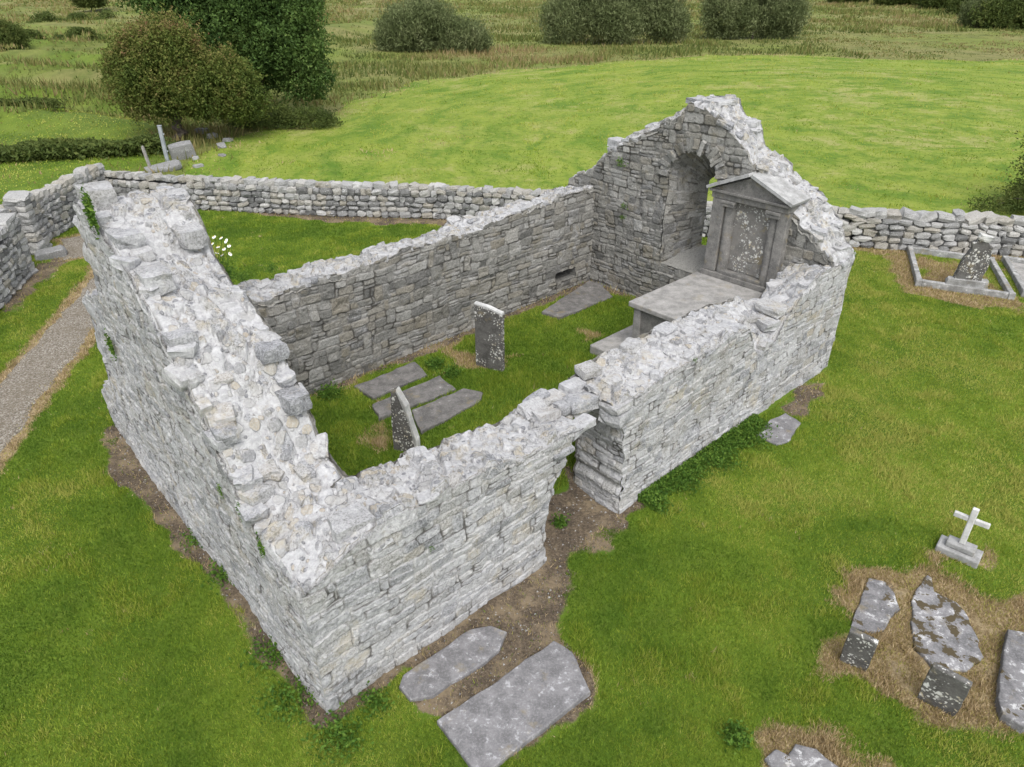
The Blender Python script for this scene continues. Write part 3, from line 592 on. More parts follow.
# --- east gable with the splayed window
TE, UE = .92, 12.03
eo = prof([(0, 2.7), (.3, 2.98), (.5, 3.42), (.85, 3.64), (1.45, 3.95), (1.8, 4.2), (2.45, 4.55), (2.6, 4.9), (2.98, 5.08), (3.2, 5.34), (4.3, 5.34), (4.45, 5.0), (5.3, 4.6), (6.2, 4.0), (6.9, 3.3), (7.4, 2.95)], 81, .3, .06)
ei = prof([(0, 2.65), (.3, 2.9), (.6, 3.2), (1.2, 3.55), (1.6, 3.85), (2.0, 4.25), (2.5, 4.65), (3.0, 4.98), (3.5, 5.28), (3.85, 5.32), (4.0, 5.1), (4.9, 4.62), (5.9, 4.06), (6.5, 3.4), (7.4, 3.0)], 82, .3, .06)
YV, HW, ZS, ZA = 3.55, .66, 1.55, 3.68            # window centre, half width inside, sill, springing
def arch(hw, zs, za, yc):
    rise = hw * 1.02
    def ins(S, Z): return (np.abs(S - yc) < hw) & (Z > zs) & ((Z < za) | (((S - yc) / hw) ** 2 + ((Z - za) / rise) ** 2 < 1))
    def proj(S, Z):
        dx = hw - np.abs(S - yc); dzb = Z - zs
        side_ = (Z < za) & (dx <= dzb); bot = (Z < za) & (dx > dzb)
        r = np.sqrt(((S - yc) / hw) ** 2 + ((Z - za) / rise) ** 2) + 1e-6
        return np.where(side_, yc + np.sign(S - yc) * hw, np.where(bot, S, yc + (S - yc) / np.where(Z >= za, r, 1))), np.where(bot, zs, np.where(Z >= za, za + (Z - za) / np.where(Z >= za, r, 1), Z))
    def outline(n):
        a = np.linspace(math.pi, 0, n)
        return np.concatenate([[[yc - hw, z] for z in np.linspace(zs, za, n)[:-1]], np.stack([yc + hw * np.cos(a), za + rise * np.sin(a)], 1), [[yc + hw, z] for z in np.linspace(za, zs, n)[1:]], [[y, zs] for y in np.linspace(yc + hw, yc - hw, n)[1:]]])
    return ins, proj, outline
hin, hout = arch(HW, ZS, ZA, YV), arch(.17, 1.95, 3.45, 3.52)
mb = MB(); O = CH(UE, 0); Oo = CH(UE + TE, 0)
wallface(mb, O, E2, -E1, .03, 7.33, -.2, 5.7, ei, Rubble(8, 6, 91, (.07, .20), (.12, .42), .035, .02), .40, .02, hole=hin[:2])
wallface(mb, Oo, E2, E1, 0, 7.35, -.2, 5.7, eo, Rubble(8, 6, 92), 0., .03, hole=hout[:2])
walltop(mb, Oo, E2, -E1, 0, 7.35, TE, eo, ei, 93)
topblocks(mb, Oo, E2, -E1, .2, 7.2, TE, eo, ei, 120, 94, (.10, .25), (.04, .09))
for v, t, z, sz in ((3.95, .4, 5.30, (.26, .24, .06)), (3.45, .4, 5.31, (.24, .26, .06)), (3.6, .5, 5.2, (.3, .3, .07)), (5.95, .75, 4.12, (.2, .16, .1)), (2.75, .2, 4.92, (.16, .16, .09)), (.3, .3, 2.80, (.22, .2, .08))):
    p = CH(UE + TE - t, v); block(mb, (p[0], p[1], z), sz, (0, 0, math.atan2(E2[1], E2[0]) + rng.normal(0, .15)), .15, .2, (rng.random(), 0, .9, .4))
east = part(mb, 'gable_wall', 'tall pointed gable wall pierced by a narrow window')
mb = MB(); n = 60; a, b = hin[2](n), hout[2](n); kk = np.linspace(0, 1, 30)
P = np.zeros((len(a), 30, 3)); S = np.zeros((len(a), 30))
arcl = np.concatenate([[0], np.cumsum(np.linalg.norm(np.diff(a, axis=0), axis=1))])
for j, t in enumerate(kk):
    q = a * (1 - t) + b * t; ctr_ = np.array([3.53, 2.9]); P[:, j] = [CH(UE + TE * t, y, z) for y, z in q]; S[:, j] = arcl
D, J, R, R2 = Rubble(2, 9, 95, (.08, .20), (.14, .40), .05)(np.tile(kk * TE, (len(a), 1)), S)
sm = np.arange(len(a)) >= len(a) - n + 1; J[sm] *= .0; D[sm] *= .25; R[sm] = .45; R2[sm] = .7
cen = CH(UE + .4, 3.53, 2.9); inw = cen - P; inw -= (inw @ dirv(E1))[..., None] * dirv(E1); inw /= np.linalg.norm(inw, axis=-1)[..., None]
P = P + inw * (D * sst(0, .08, np.tile(kk * (1 - kk) * 3, (len(a), 1))))[..., None]
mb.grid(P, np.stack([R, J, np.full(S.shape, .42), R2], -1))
for k in range(23):                                      # rough voussoirs round the inner arch
    an = math.pi * (k + .5 + rng.uniform(-.25, .25)) / 23; y, z = YV + (HW + .13) * math.cos(an), ZA + (HW * 1.02 + .13) * math.sin(an); p = CH(UE + .03, y)
    R_ = rotm(0, 0, math.atan2(E1[1], E1[0])) @ rotm(an - math.pi / 2, 0, 0)
    R_ = R_ @ rotm(rng.normal(0, .07), rng.normal(0, .05), rng.normal(0, .06)); V = CV * np.array([rng.uniform(.07, .11), rng.uniform(.035, .07), rng.uniform(.10, .16)]); V = V + warp3(V + k, .035, 8, k); mb.add(V @ R_.T + np.array([p[0], p[1], z]) + rng.normal(0, .02, 3) + dirv(E1) * .0, CQ, None, (rng.random(), 0, .42, rng.random()))
part(mb, 'window_opening', parent=None)

# ------------------------------------------------------------------ carved stones
def prism(mb, pts, z0, z1, tilt=(0, 0), jit=.0, bev=.015, cc=(.5, 0, 0, .5), sub=.12):
    """slab with an outline on the ground, worn edges and a slightly uneven top"""
    pts = [np.asarray(p, float) for p in pts]
    if sum(a[0] * b[1] - b[0] * a[1] for a, b in zip(pts, pts[1:] + pts[:1])) < 0: pts = pts[::-1]
    out = []
    for a, b in zip(pts, pts[1:] + pts[:1]):
        k = max(1, int(np.linalg.norm(b - a) / sub))
        for i in range(k): out.append(a + (b - a) * i / k)
    o = np.array(out); c = o.mean(0)
    if jit: o = o + jit * np.stack([noise2(o[:, 0] * 5, o[:, 1] * 5, 3) - .5, noise2(o[:, 0] * 5, o[:, 1] * 5, 4) - .5], 1) * 2
    n = len(o); rings = []
    dn = (o - c) / np.linalg.norm(o - c, axis=1)[:, None]
    for off, z in ((0, z0), (0, z1 - bev), (-bev * .35, z1 - bev * .3), (-bev, z1)): q = o + dn * off; rings.append(np.column_stack([q, np.full(n, z)]))
    for f in (.75, .5, .25): q = c + (o - c) * f; rings.append(np.column_stack([q, z1 + .012 * (noise2(q[:, 0] * 4, q[:, 1] * 4, 9) - .5)]))
    rings.append(np.tile([c[0], c[1], z1], (n, 1)))
    P = np.array(rings); P[..., 2] += (P[..., 0] - c[0]) * tilt[0] + (P[..., 1] - c[1]) * tilt[1]
    P = np.concatenate([P, P[:, :1]], 1).transpose(1, 0, 2)[:, :, :]
    mb.grid(P, np.tile(np.array(cc), (P.shape[0], P.shape[1], 1)))
SLABS = []
def slab(name, label, cat, pts, th, mat, z=None, tilt=(0, 0), jit=.03, group=None, bev=.02):
    SLABS.append(pts); c = np.mean(np.array(pts), 0); zz = hz(c) if z is None else z
    mb = MB(); prism(mb, pts, zz - .12, zz + th, tilt, jit, bev); o = mb.build(name, mat, origin=(c[0], c[1], zz), smooth=False); return tag(o, label, cat, group)
def upright(mb, base, d, outline, th, lean=(0, 0), cc=(.5, 0, 0, .5), sub=.08, jit=.006):
    """stone standing on edge: outline in (along d, z), thickness across"""
    d = dirv(np.asarray(d) / np.linalg.norm(d)); n = np.array([-d[1], d[0], 0.]); o = []
    for a, b in zip(outline, outline[1:] + outline[:1]):
        a, b = np.array(a, float), np.array(b, float); k = max(1, int(np.linalg.norm(b - a) / sub))
        for i in range(k): o.append(a + (b - a) * i / k)
    o = np.array(o); o = o + jit * 2 * np.stack([noise2(o[:, 0] * 9, o[:, 1] * 9, 3) - .5, noise2(o[:, 0] * 9, o[:, 1] * 9, 4) - .5], 1); c = o.mean(0); m = len(o); rings = []
    def lay(q, t): return np.asarray(base) + q[:, :1] * d + t * n + q[:, 1:] * np.array([lean[0] * n[0] + lean[1] * d[0], lean[0] * n[1] + lean[1] * d[1], 1.])
    h = th / 2; e = min(.012, th * .2)
    for f, t in ((0, -h), (.5, -h), (1 - .03, -h), (1, -h + e), (1, h - e), (1 - .03, h), (.5, h), (0, h)): rings.append(lay(c + (o - c) * f, t))
    P = np.array(rings); P = np.concatenate([P, P[:, :1]], 1).transpose(1, 0, 2); mb.grid(P[::-1], np.tile(np.array(cc), (P.shape[0], P.shape[1], 1)))
def box(mb, O, dx, dy, x0, x1, y0, y1, z0, z1, bev=.012, cc=(.5, 0, 0, .5), taper=0):
    """straight block with small worn arrises, axes dx, dy"""
    dx, dy = dirv(dx), dirv(dy)
    t = np.linspace(-1, 1, 4); h = np.array([(x1 - x0) / 2, (y1 - y0) / 2, (z1 - z0) / 2]); m = np.array([(x1 + x0) / 2, (y1 + y0) / 2, (z1 + z0) / 2])
    L = np.sign(CV) * np.where(np.abs(CV) > .9, h, np.maximum(h - bev, h * .6)); far = (np.abs(CV) > .9).sum(1)
    L = np.where((far > 1)[:, None] & (np.abs(CV) > .9), np.sign(CV) * (h - bev * .35), L); L = L + m
    if taper: L[:, :2] = m[:2] + (L[:, :2] - m[:2]) * (1 - taper * ((L[:, 2] - z0) / (z1 - z0)))[:, None]
    P = np.asarray(O) + L[:, :1] * dx + L[:, 1:2] * dy + L[:, 2:] * np.array([0, 0, 1.])
    mb.add(P, CQ, None, cc)
MW = [(.006, 6, 70)]

# --- table tomb and wall monument at the gable
FI = .45
tomb = empty('table_tomb', CH(10.5, 2.1, FI), 'large grey table tomb with a flat slab top below the carved wall monument', 'tomb')
to = np.array(tomb.location); O = CH(0, 0)
mb = MB(); box(mb, O, E1, E2, 9.35, 11.86, 1.0, 3.03, 1.60, 1.72, .02); mb.build('slab', M['tomb'], tomb, warp=MW, origin=to)
mb = MB(); box(mb, O, E1, E2, 9.45, 11.84, 1.05, 2.94, .62, 1.598); mb.build('chest', M['monument'], tomb, warp=MW, origin=to)
for y in (1.35, 1.95, 2.82): mb = MB(); box(mb, O, E1, E2, 9.405, 9.46, y - .09, y + .09, .62, 1.596); mb.build('pilaster', M['tomb'], tomb, warp=MW, origin=to)
mb = MB(); box(mb, O, E1, E2, 9.30, 11.84, 1.02, 3.06, .3, .62, .03); mb.build('plinth', M['monument'], tomb, warp=[(.02, 4, 70)], origin=to)
st = empty('step_stone', CH(9.4, 3.35, FI), 'low dark stone step at the near left foot of the table tomb', 'stone')
mb = MB(); box(mb, O, E1, E2, 8.85, 10.5, 3.08, 3.62, .3, .64, .03); o = mb.build('block', M['tomb'], st, warp=[(.015, 4, 70)], origin=np.array(st.location))

mon = empty('wall_monument', CH(11.75, 1.75, 1.72), 'carved classical wall monument with pilasters and a pediment against the gable', 'monument')
mo = np.array(mon.location)
MSH = dirv(E1) * .2 + dirv(E2) * .28
def mpart(name, mat, fn, label=None, parent=None, warp=MW):
    mb = MB(); fn(mb); mb.v = [a + MSH for a in mb.v]; o = mb.build(name, mat, parent or mon, warp=warp, origin=mo)
    if label: o['label'] = label
    return o
def halfcol(mb, yc, r, z0, z1, u):
    a = np.linspace(-math.pi / 2, math.pi / 2, 13); zs = np.linspace(z0, z1, 10); P = np.zeros((13, 10, 3))
    for i, t in enumerate(a):
        for j, z in enumerate(zs): P[i, j] = CH(u - r * math.cos(t), yc - r * math.sin(t), z)
    mb.grid(P, np.tile(np.array((.5, 0, 0, .5)), (13, 10, 1)))
mpart('backing', M['monument'], lambda m: box(m, O, E1, E2, 11.86, 12.12, .80, 2.60, 1.5, 3.62))
mpart('inscription_panel', M['panel'], lambda m: box(m, O, E1, E2, 11.80, 11.858, 1.22, 2.14, 1.93, 3.50, .02), 'worn inscribed panel spotted with white lichen')
mpart('plinth', M['monument'], lambda m: (box(m, O, E1, E2, 11.62, 11.86, .78, 2.64, 1.724, 1.84), box(m, O, E1, E2, 11.66, 11.86, 1.16, 2.16, 1.842, 1.92)))
for y0, y1, yc in ((2.30, 2.60, 2.19), (.80, 1.02, 1.12)):
    pl = mpart('pilaster', M['monument'], lambda m: (box(m, O, E1, E2, 11.66, 11.858, y0, y1, 1.842, 3.5, .015), halfcol(m, yc, .125, 1.842, 3.4, 11.80)))
    c_ = mpart('capital', M['monument'], lambda m: (box(m, O, E1, E2, 11.62, 11.856, yc - .15, yc + .15, 3.36, 3.43), box(m, O, E1, E2, 11.60, 11.856, yc - .17, yc + .17, 3.433, 3.5)), parent=pl)
    c_.location = (0, 0, 0)
mpart('entablature', M['monument'], lambda m: (box(m, O, E1, E2, 11.64, 12.1, .80, 2.63, 3.502, 3.64), box(m, O, E1, E2, 11.58, 12.1, .77, 2.67, 3.642, 3.70)))
def tymp(m):
    P = [CH(u, y, z) for u in (11.66, 12.1) for y, z in ((.84, 3.70), (2.60, 3.70), (1.72, 4.08))]
    m.add(P, [[0, 1, 4, 3], [1, 2, 5, 4], [2, 0, 3, 5]], [[0, 2, 1], [3, 4, 5]])
mpart('tympanum', M['monument'], tymp)
def rake(m, y0, y1, z0, z1):
    k = np.array([y1 - y0, z1 - z0]); L = np.linalg.norm(k); nrm = np.array([-k[1], k[0]]) / L * (1 if k[0] > 0 else -1); P = []
    for u in (11.52, 12.25):
        for y, z, h in ((y0, z0, 0), (y1, z1, 0), (y1, z1, .065), (y0, z0, .065)): P.append(CH(u, y + nrm[0] * h, z + nrm[1] * h))
    m.add(P, [[0, 1, 2, 3], [7, 6, 5, 4], [0, 4, 5, 1], [1, 5, 6, 2], [2, 6, 7, 3], [3, 7, 4, 0]])
mpart('raking_cornice', M['cornice'], lambda m: rake(m, .70, 1.705, 3.70, 4.12)); mpart('raking_cornice', M['cornice'], lambda m: rake(m, 2.70, 1.735, 3.70, 4.12))

# --- slabs and headstones inside
zi = .36
for lab, pts in (('speckled grey grave slab lying against the foot of the dark side wall', ((354, 386), (415, 361), (428, 374), (373, 397))), ('middle one of three flat grave slabs inside the church', ((371, 404), (440, 375), (455, 389), (379, 418))), ('narrow grave slab beside the grass, outermost of three inside the church', ((411, 410), (464, 388), (484, 392), (478, 402), (421, 432)))):
    slab('grave_slab', lab, 'grave slab', PX(*pts, z=zi + .06), .06, M['slab_in'], z=zi)
slab('grave_slab', 'long flat slab in the inner corner beneath the small wall recess', 'grave slab', PX((541, 312), (590, 281), (600, 284), (613, 297), (560, 318), z=.5), .08, M['slab_in'], z=.44)
hb = G(477, 367, .34); hb2 = G(504, 373, .34)
hs = empty('headstone', (*((hb + hb2) / 2), .34), 'tall straight headstone with white lichen standing on the grass inside the church', 'headstone')
wd = float(np.linalg.norm(hb2 - hb)); hd = (hb2 - hb)
mb = MB(); upright(mb, (*((hb + hb2) / 2), .0), hd, [(-wd / 2, 0), (wd / 2, 0), (wd / 2 - .01, 1.72), (0, 1.80), (-wd / 2 - .0, 1.86)], .12, (.0, 0)); mb.build('stone', M['headstone'], hs, origin=np.array(hs.location))
mb = MB(); upright(mb, (*((hb + hb2) / 2), .0), hd, [(-wd / 2 + .01, 1.85), (0, 1.80), (wd / 2 - .01, 1.71), (wd / 2 - .01, 1.75), (0, 1.84), (-wd / 2, 1.885)], .122); mb.build('lichen_cap', M['headedge'], hs, origin=np.array(hs.location))
hb, hb2 = G(395, 448, .33), G(420, 453, .33); hd = hb2 - hb; wd = float(np.linalg.norm(hd))
hs = empty('headstone', (*((hb + hb2) / 2), .33), 'broken pointed headstone with a pale sloping edge, inside behind the low wall', 'headstone')
ol = [(-wd / 2, 0), (wd / 2, 0), (wd / 2 - .02, .62), (wd / 2 - .14, 1.05), (wd / 2 - .18, 1.30), (-wd / 2 + .16, 1.62), (-wd / 2 + .05, 1.58), (-wd / 2 + .02, 1.2)]
mb = MB(); upright(mb, (*((hb + hb2) / 2), 0), hd, ol, .13); mb.build('stone', M['headstone'], hs, origin=np.array(hs.location))
mb = MB(); upright(mb, (*((hb + hb2) / 2), 0), hd, [(wd / 2 - .005, .2), (wd / 2 - .01, .63), (wd / 2 - .13, 1.06), (wd / 2 - .17, 1.32), (-wd / 2 + .16, 1.64), (-wd / 2 + .15, 1.6), (wd / 2 - .20, 1.29), (wd / 2 - .16, 1.04), (wd / 2 - .04, .62), (wd / 2 - .03, .2)], .133, sub=.05); mb.build('lichen_edge', M['headedge'], hs, origin=np.array(hs.location))

# --- ledger slabs outside
slab('ledger_slab', 'big rectangular lichened grave slab on the grass in front of the church', 'grave slab', PX((437, 722), (548, 645), (553, 641), (572, 652), (586, 684), (590, 692), (480, 779), z=.07), .09, M['ledger'], z=0., jit=.02)
slab('grave_slab', 'rounded oval grave slab on bare soil at the foot of the front wall', 'grave slab', PX((398, 688), (402, 676), (470, 630), (490, 627), (506, 632), (500, 650), (470, 672), (432, 697), (410, 699), z=.05), .07, M['ledger'], z=0., jit=.02)
slab('grave_slab', 'small flat slab sunk in the lawn beside the long outer wall', 'grave slab', PX((756, 437), (770, 421), (786, 414), (800, 424), (790, 441), (776, 446)), .035, M['ledger'], z=0., jit=.03)
slab('grave_slab', 'pale lichened slab in dry grass, directly behind the left dark marker stone', 'grave slab', PX((869, 580), (884, 584), (893, 595), (899, 610), (891, 618), (884, 632), (864, 634), (852, 628), (856, 612), (860, 598)), .05, M['lichslab'], z=0.0, jit=.03)
slab('grave_slab', 'large pointed white slab with brown moss patches, in dry grass', 'grave slab', PX((923, 575), (928, 578), (926, 586), (935, 594), (957, 606), (968, 620), (979, 642), (982, 658), (966, 673), (930, 668), (915, 650), (909, 622), (915, 600)), .05, M['mossslab'], z=0.0, jit=.04)
slab('grave_slab', 'raised grey slab in dry grass, cut off by the right edge of the picture', 'grave slab', PX((1008, 629), (1030, 634), (1062, 650), (1058, 710), (1024, 728), (1003, 714), (997, 697), z=.12), .14, M['lichslab'], z=0.0, jit=.02)
slab('grave_slab', 'partly buried slab with a broken edge at the bottom of the picture', 'grave slab', PX((766, 760), (775, 749), (786, 756), (796, 742), (815, 748), (845, 772), (790, 800), z=.06), .07, M['lichslab'], z=0.0, jit=.03)
for lab, a, b, h in (('small dark square marker stone with white lichen, left of the pair', (839, 657), (868, 670), .60), ('dark square marker stone with white lichen at the foot of the mossy slab', (917, 695), (957, 715), .66)):
    p, q = G(*a), G(*b); w_ = float(np.linalg.norm(q - p)); hs = empty('marker_stone', (*((p + q) / 2), 0), lab, 'headstone', 'pair of dark marker stones')
    mb = MB(); upright(mb, (*((p + q) / 2), -.1), q - p, [(-w_ / 2, 0), (w_ / 2 - .02, 0), (w_ / 2, h + .1), (-w_ / 2 + .02, h + .12)], .09, (-.10, .0), jit=.012); mb.build('stone', M['headstone'], hs, origin=np.array(hs.location))

# --- white cross
p, q = G(934, 551), G(976, 569); cd = (q - p) / np.linalg.norm(q - p); cn = np.array([-cd[1], cd[0]]); c = (p + q) / 2 + cn * .16
cr = empty('grave_cross', (*c, 0), 'white stone grave cross on a stepped grey plinth on the lawn', 'cross'); O = np.array([*c, 0]); oc = np.array(cr.location)
mb = MB(); box(mb, O, cd, cn, -.30, .30, -.17, .17, -.05, .13, .02); mb.build('plinth', M['crossbase'], cr, warp=MW, origin=oc)
mb = MB(); box(mb, O, cd, cn, -.20, .20, -.10, .11, .132, .23, .02); mb.build('plinth_step', M['crossbase'], cr, warp=MW, origin=oc)
mb = MB(); box(mb, O, cd, cn, -.043, .043, -.034, .034, .232, .92, .012); mb.build('shaft', M['cross'], cr, warp=MW, origin=oc)
for s in (-1, 1): mb = MB(); box(mb, O, cd, cn, *sorted((s * .044, s * .24)), -.032, .032, .66, .745, .012); mb.build('arm', M['cross'], cr, warp=MW, origin=oc)

# --- kerbed plots
def kerbed(name, label, pts, stone=None):
    c = np.mean(pts, 0); root = empty(name, (*c, 0), label, 'grave plot'); ro = np.array(root.location); n = len(pts)
    for i in range(n):
        a, b = np.asarray(pts[i]), np.asarray(pts[(i + 1) % n]); d = (b - a) / np.linalg.norm(b - a); nn = np.array([-d[1], d[0]]); L = float(np.linalg.norm(b - a))
        mb = MB(); box(mb, np.array([*a, 0]), d, nn, .075, L - .075, -.07, .07, -.1, .17 + .004 * i, .02); mb.build('kerb', M['kerb'], root, warp=[(.012, 3, 5)], origin=ro)
        mb = MB(); box(mb, np.array([*a, 0]), d, nn, -.085, .074, -.085, .085, -.1, .19, .025); mb.build('corner_block', M['kerb'], root, warp=[(.01, 3, 5)], origin=ro)
    return root
kp = PX((909, 252), (918, 285), (1010, 299), (990, 263)); kerbed('kerbed_plot', 'stone kerbed grave plot with a leaning rough headstone near the boundary wall', [np.array(p) for p in kp])
k2 = PX((1004, 262), (1024, 296)); k2 = [k2[0], k2[1], k2[1] + (kp[2] - kp[1]), k2[0] + (kp[3] - kp[0])]
kerbed('kerbed_plot', 'second kerbed grave plot cut off by the right edge of the picture', [np.array(p) for p in k2])
mb = MB(); prism(mb, [p + (np.mean(k2, 0) - p) * .09 for p in k2], -.05, .07, bev=.005); tag(mb.build('grave_slab', M['tomb']), 'flat grey slab filling the kerbed plot at the right picture edge', 'grave slab')
p, q = G(947, 289), G(983, 293); d = (q - p) / np.linalg.norm(q - p); nn = np.array([-d[1], d[0]]); m_ = (p + q) / 2 + nn * .1
hs = empty('headstone', (*m_, 0), 'dark leaning tapered headstone with a pale broken top, at the kerbed plot', 'headstone'); ho = np.array(hs.location)
mb = MB(); block(mb, (*m_, .15), (.52, .17, .17), (0, 0, math.atan2(d[1], d[0])), .1, .2); mb.build('base_stone', M['kerb'], hs, origin=ho)
mb = MB(); upright(mb, (*(m_ + nn * .05), .22), d, [(-.38, 0), (.32, 0), (.40, .55), (.32, .95), (.36, 1.06), (.24, 1.16), (.16, 1.34), (.0, 1.36), (-.08, 1.18), (-.20, 1.12), (-.14, .95), (-.26, .62)], .22, (.02, .0), jit=.03, sub=.06); mb.build('stone', M['headstone'], hs, origin=ho)
mb = MB(); block(mb, (*(m_ + nn * .05 + d * .09), 1.50), (.16, .12, .09), (0, .2, math.atan2(d[1], d[0])), .25, .5); mb.build('lichen_cap', M['headedge'], hs, origin=ho)

# ------------------------------------------------------------------ dry stone boundary walls
def drystone(name, label, pts, H, seed, sz=(.13, .10), T=.55, cap=1.0):
    r = np.random.default_rng(seed); mb = MB()
    P = [np.asarray(p, float) for p in pts]; acc = 0
    for a, b in zip(P[:-1], P[1:]):
        d = (b - a) / np.linalg.norm(b - a); n = np.array([-d[1], d[0]]); L = float(np.linalg.norm(b - a)); an = math.atan2(d[1], d[0])
        h0 = lambda s: H(acc + s) if callable(H) else H
        core = np.arange(0, L + .01, .5)
        for s0, s1 in zip(core[:-1], core[1:]):
            q = a + d * (s0 + s1) / 2; z = hz(q); hh = h0(s0) - .14; box(mb, np.array([*q, 0]), d, n, -.252, .252, -T / 2 + .09, T / 2 - .09, z - .3, z + hh, .01, (.0, 1, 0, .9))
        z = 0.0; top = max(h0(s) for s in core)
        while z < top:
            ch = r.uniform(sz[1] * .8, sz[1] * 1.35) * 2
            for side in (-1, 1):
                s = -r.random() * .2
                while s < L:
                    w = r.uniform(sz[0] * .7, sz[0] * 1.7); sc = s + w; g = a + d * sc; gz = hz(g) if sc % 1 < .4 else gz if 'gz' in dir() else hz(g)
                    if z + ch < h0(min(max(sc, 0), L)) + .02 and sc < L + .1:
                        t = side * (T / 2 - .09 - .03 * z); c = g + n * t
                        block(mb, (*c, gz + z + ch / 2), (w * .98, .13, ch / 2 * .97), (r.normal(0, .10), r.normal(0, .14), an + r.normal(0, .12)), .26, r.uniform(.4, .75), (r.random(), 0, 0, r.random()), lo=True)
                    s += 2 * w
            z += ch * .97
        s = 0
        while s < L:
            w = r.uniform(.10, .22) * cap; g = a + d * (s + w); hh = r.uniform(.08, .13) * cap
            block(mb, (*g, hz(g) + h0(min(s, L)) + hh * .35), (w, T * .42, hh), (r.normal(0, .12), r.normal(0, .15), an + r.normal(0, .15)), .22, r.uniform(.25, .5), (r.uniform(.35, 1), 0, 0, r.random()), lo=True); s += 2 * w * .95
        acc += L
    return tag(mb.build(name, M['dry']), label, 'wall', kind='thing')
drystone('boundary_wall', 'grey dry stone wall behind the church, running from the left corner past the gable', [(-15.4, 27.6), (-11.84, 26.75), (-6.6, 25.9), (-2.6, 25.6), (4, 24.2), (8.2, 23.25)], 1.02, 101)
drystone('boundary_wall', 'boundary wall with large pale coping stones right of the church gable', [(8.3, 23.22), (11, 22.62), (16.1, 21.75), (24, 20.4)], 1.02, 102, (.17, .085), .6, 1.35)
drystone('boundary_wall', 'rough dry stone wall along the gravel path at the left picture edge', [(-12.6, 8.0), (-13.6, 16.5), (-14.25, 19.4)], lambda s: 1.25 + .018 * s, 103, (.13, .08), .6, 1.4)
drystone('boundary_wall', 'short set back wall with a moss stained face between the stone gate piers', [(-15.3, 20.6), (-15.5, 23.4), (-15.5, 27.4)], 1.30, 104, (.14, .09), .5, 1.4)
for lab, p, h in (('square stone gate pier at the end of the path side wall', (-14.35, 19.85), 1.55), ('flat capped stone gate pier beside the set back wall', (-15.1, 22.0), 1.7)):
    root = empty('gate_pier', (*p, 0), lab, 'pier', 'stone gate piers'); mb = MB(); z = 0
    d = np.array([-.15, 1.]); d /= np.linalg.norm(d); an = math.atan2(d[1], d[0])
    while z < h:
        ch = rng.uniform(.14, .24)
        for sx in (-1, 1):
            for sy in (-1, 1):
                q = np.array(p) + d * .19 * sx + np.array([-d[1], d[0]]) * .16 * sy; block(mb, (*q, z + ch / 2), (.2, .17, ch / 2), (rng.normal(0, .05), rng.normal(0, .05), an + rng.normal(0, .1)), .22, .35, (rng.random(), 0, 0, .5), lo=True)
        z += ch
    mb.build('shaft', M['dry'], root, origin=np.array(root.location)); mb = MB(); block(mb, (*p, z + .04), (.42, .32, .08), (.05, -.06, an + .1), .25, .35, (.6, 0, 0, .5)); mb.build('capstone', M['dry'], root, origin=np.array(root.location))
for lab, pxy, s in (('loose pale stone block lying on the gravel path by the gate', (52, 257), (.42, .24, .14)), ('long tilted slab leaning in the field beyond the wall', (163, 170), (.75, .38, .13)), ('squared wall fragment under the reddish hawthorn', (184, 158), (.55, .32, .42))):
    p = G(*pxy); mb = MB(); block(mb, (0, 0, s[2] * .6), s, (0.1, -.12, .5), .14, .2, (rng.uniform(.2, .4), 0, 0, .4)); o = mb.build('stone_block', M['dry']); o.location = (*p, hz(p)); tag(o, lab, 'stone')
for k, (pxy, s) in enumerate((((203, 134), .35), ((212, 138), .28), ((222, 148), .3), ((228, 142), .25), ((199, 168), .22), ((196, 160), .2), ((222, 157), .18))):
    p = G(*pxy); mb = MB(); block(mb, (0, 0, s * .3), (s, s * .7, s * .45), (0, 0, k), .25, .4, (rng.uniform(.1, .5), 0, 0, .4), lo=True); o = mb.build('field_stone', M['dry']); o.location = (*p, hz(p))
    tag(o, 'loose pale field stone lying in the worn ground beside the hawthorn', 'stone', 'loose stones by the hawthorn')
# field gate post and marker post
p = G(168, 163); root = empty('gate_post', (*p, hz(p)), 'galvanised steel field gate post by the hawthorn trunk', 'post')
mb = MB(); box(mb, np.zeros(3), (1, 0), (0, 1), -.075, .075, -.06, .06, -.2, 1.62, .01); o = mb.build('post', M['metal'], root); mb = MB(); box(mb, np.zeros(3), (1, 0), (0, 1), -.09, .09, -.075, .075, 1.622, 1.66, .01); mb.build('cap', M['metal'], root)
for zh in (.5, 1.25): mb = MB(); box(mb, np.zeros(3), (1, 0), (0, 1), -.0 + .077, .13, -.03, .03, zh, zh + .06, .008); mb.build('hinge', M['metal'], root)
p = G(151, 170); root = empty('fence_post', (*p, hz(p)), 'short weathered wooden post left of the steel gate post', 'post')
mb = MB(); upright(mb, np.zeros(3), (1, .1), [(-.06, -.2), (.06, -.2), (.055, 1.0), (.01, 1.06), (-.05, 1.0)], .11, (.0, -.12)); mb.build('post', M['post'], root)

